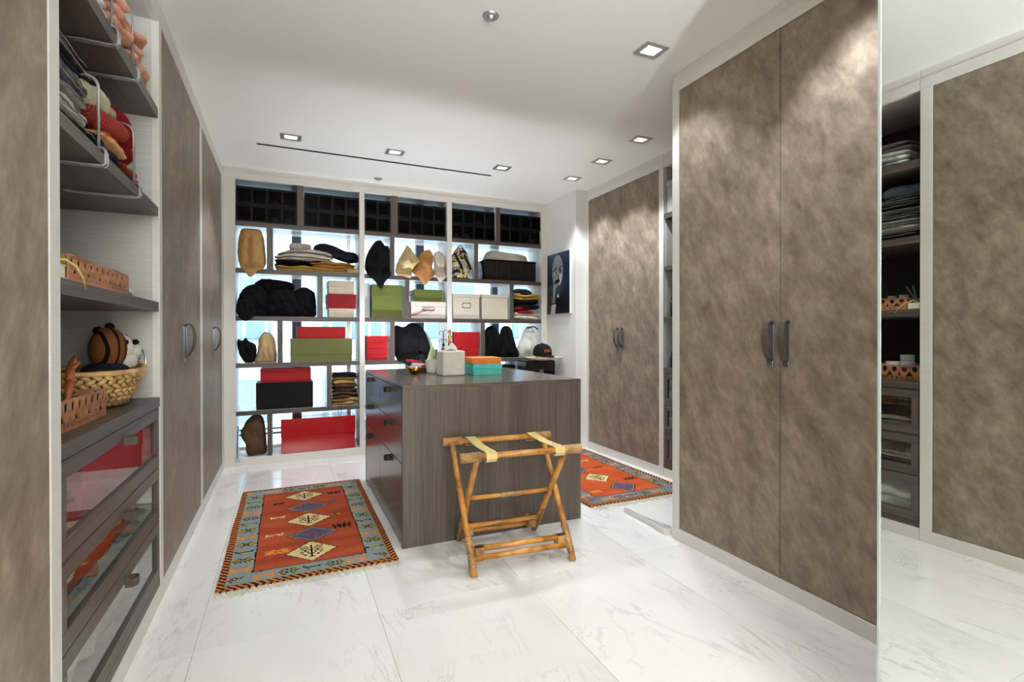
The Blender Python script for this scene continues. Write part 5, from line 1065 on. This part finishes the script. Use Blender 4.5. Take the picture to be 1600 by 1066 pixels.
# drawer contents
z1, z2, z3 = .6365, .3955, .1265
lidbox('box', 'wine red box inside the upper glass drawer', XL-.40, XL-.05, 1.95, 2.66, z1, .80, .072, plain('wine_red_card', '#a3222a', .5))
def dg(label, y0, y1, z0, h_, m_, sd, x=XL-.05, d=.3): return lg(label, y0, y1, z0, z0+h_, m_, sd, x, d=d, layers=2, amp=.012)
dg('white blouse folded at the near end of the upper glass drawer', 1.70, 1.92, z1, .07, 'wht', 101); dg('black garment on the white blouse in the upper glass drawer', 1.70, 1.92, z1+.068, .045, 'dark', 102)
dg('slate garment low at the near end of the middle glass drawer', 1.70, 2.02, z2, .05, 'slate', 103); dg('white knit in the middle glass drawer on the slate garment', 1.70, 2.0, z2+.048, .05, 'wht', 104); dg('rust garment in the middle of the middle glass drawer', 2.03, 2.36, z2, .085, 'orange', 105); dg('striped garment at the far end of the middle glass drawer', 2.38, 2.66, z2, .07, 'strp', 106); dg('peach garment on the striped one in the middle glass drawer', 2.38, 2.64, z2+.068, .045, 'peach', 107)
dg('white garment at the near end of the bottom glass drawer', 1.70, 2.05, z3, .14, 'wht', 108); dg('pale pink and cream garment in the middle of the bottom glass drawer', 2.07, 2.36, z3, .13, 'cream2', 109); dg('off white garment at the far end of the bottom glass drawer', 2.38, 2.66, z3, .14, 'wht', 110)
# white towels deeper on the top shelf at the near post, for the mirror
for i, (m_, h_, l_) in enumerate((('deepblue', .03, 'blue towel lowest behind the printed pile on the top shelf'), ('wht', .055, 'white towel behind the printed pile on the top shelf'), ('wht', .045, 'second white towel behind the printed pile on the top shelf'))):
    lg(l_, 1.66, 2.07, z, z+h_, m_, 120+i, XL-.36, d=.19); z += h_*.97
# ------------------------------------------------------------------ things on the right shelving sliver
lidbox('box', 'grey box on the top shelf of the right shelving sliver', XRR+.01, XRR+.30, 3.12, 3.352, H1, 2.50, .05, plain('grey_card', '#a9a8a4', .55))
def jar2(label, y_, z_, h_, c_):
    t = thing('jar', label, 'jar', (XRR+.06, y_, z_)); put('jar_body', G().lathe([(.022, 0), (.026, .006), (.026, h_*.7), (.014, h_*.8)], (XRR+.06, y_, z_), 16), plain('jar_glass_'+c_[1:], c_, .2), t, True); put('lid', G().lathe([(.016, h_*.8), (.016, h_)], (XRR+.06, y_, z_), 16), BLACKP, t)
jar2('black jar on the shelf in the right shelving sliver', 3.325, H3, .17, '#1b1b1d'); jar2('red jar behind the black jar in the right shelving sliver', 3.26, H3, .24, '#7d1a1c')
jar2('black and white jar on the right shelving counter', 3.325, HC, .13, '#23232a'); jar2('dark jar farther in on the right shelving counter', 3.25, HC, .18, '#1b1b1d')
def rg(label, y0, y1, z0, h_, m_, sd): return tag(put('folded_clothes', folded(y1-y0, .3, h_, lambda w, d, h: (XRR+.05+d, y1-w, z0+h), sd, 2, .012), ct[m_], smooth=True), label, 'clothing')
rg('red garment in the middle glass drawer of the right sliver', 3.0, 3.33, z2, .12, 'red', 131); rg('dark garment in the upper glass drawer of the right sliver', 3.0, 3.33, z1, .06, 'maroon', 132); rg('white garment in the bottom glass drawer of the right sliver', 3.0, 3.33, z3, .13, 'wht', 133)
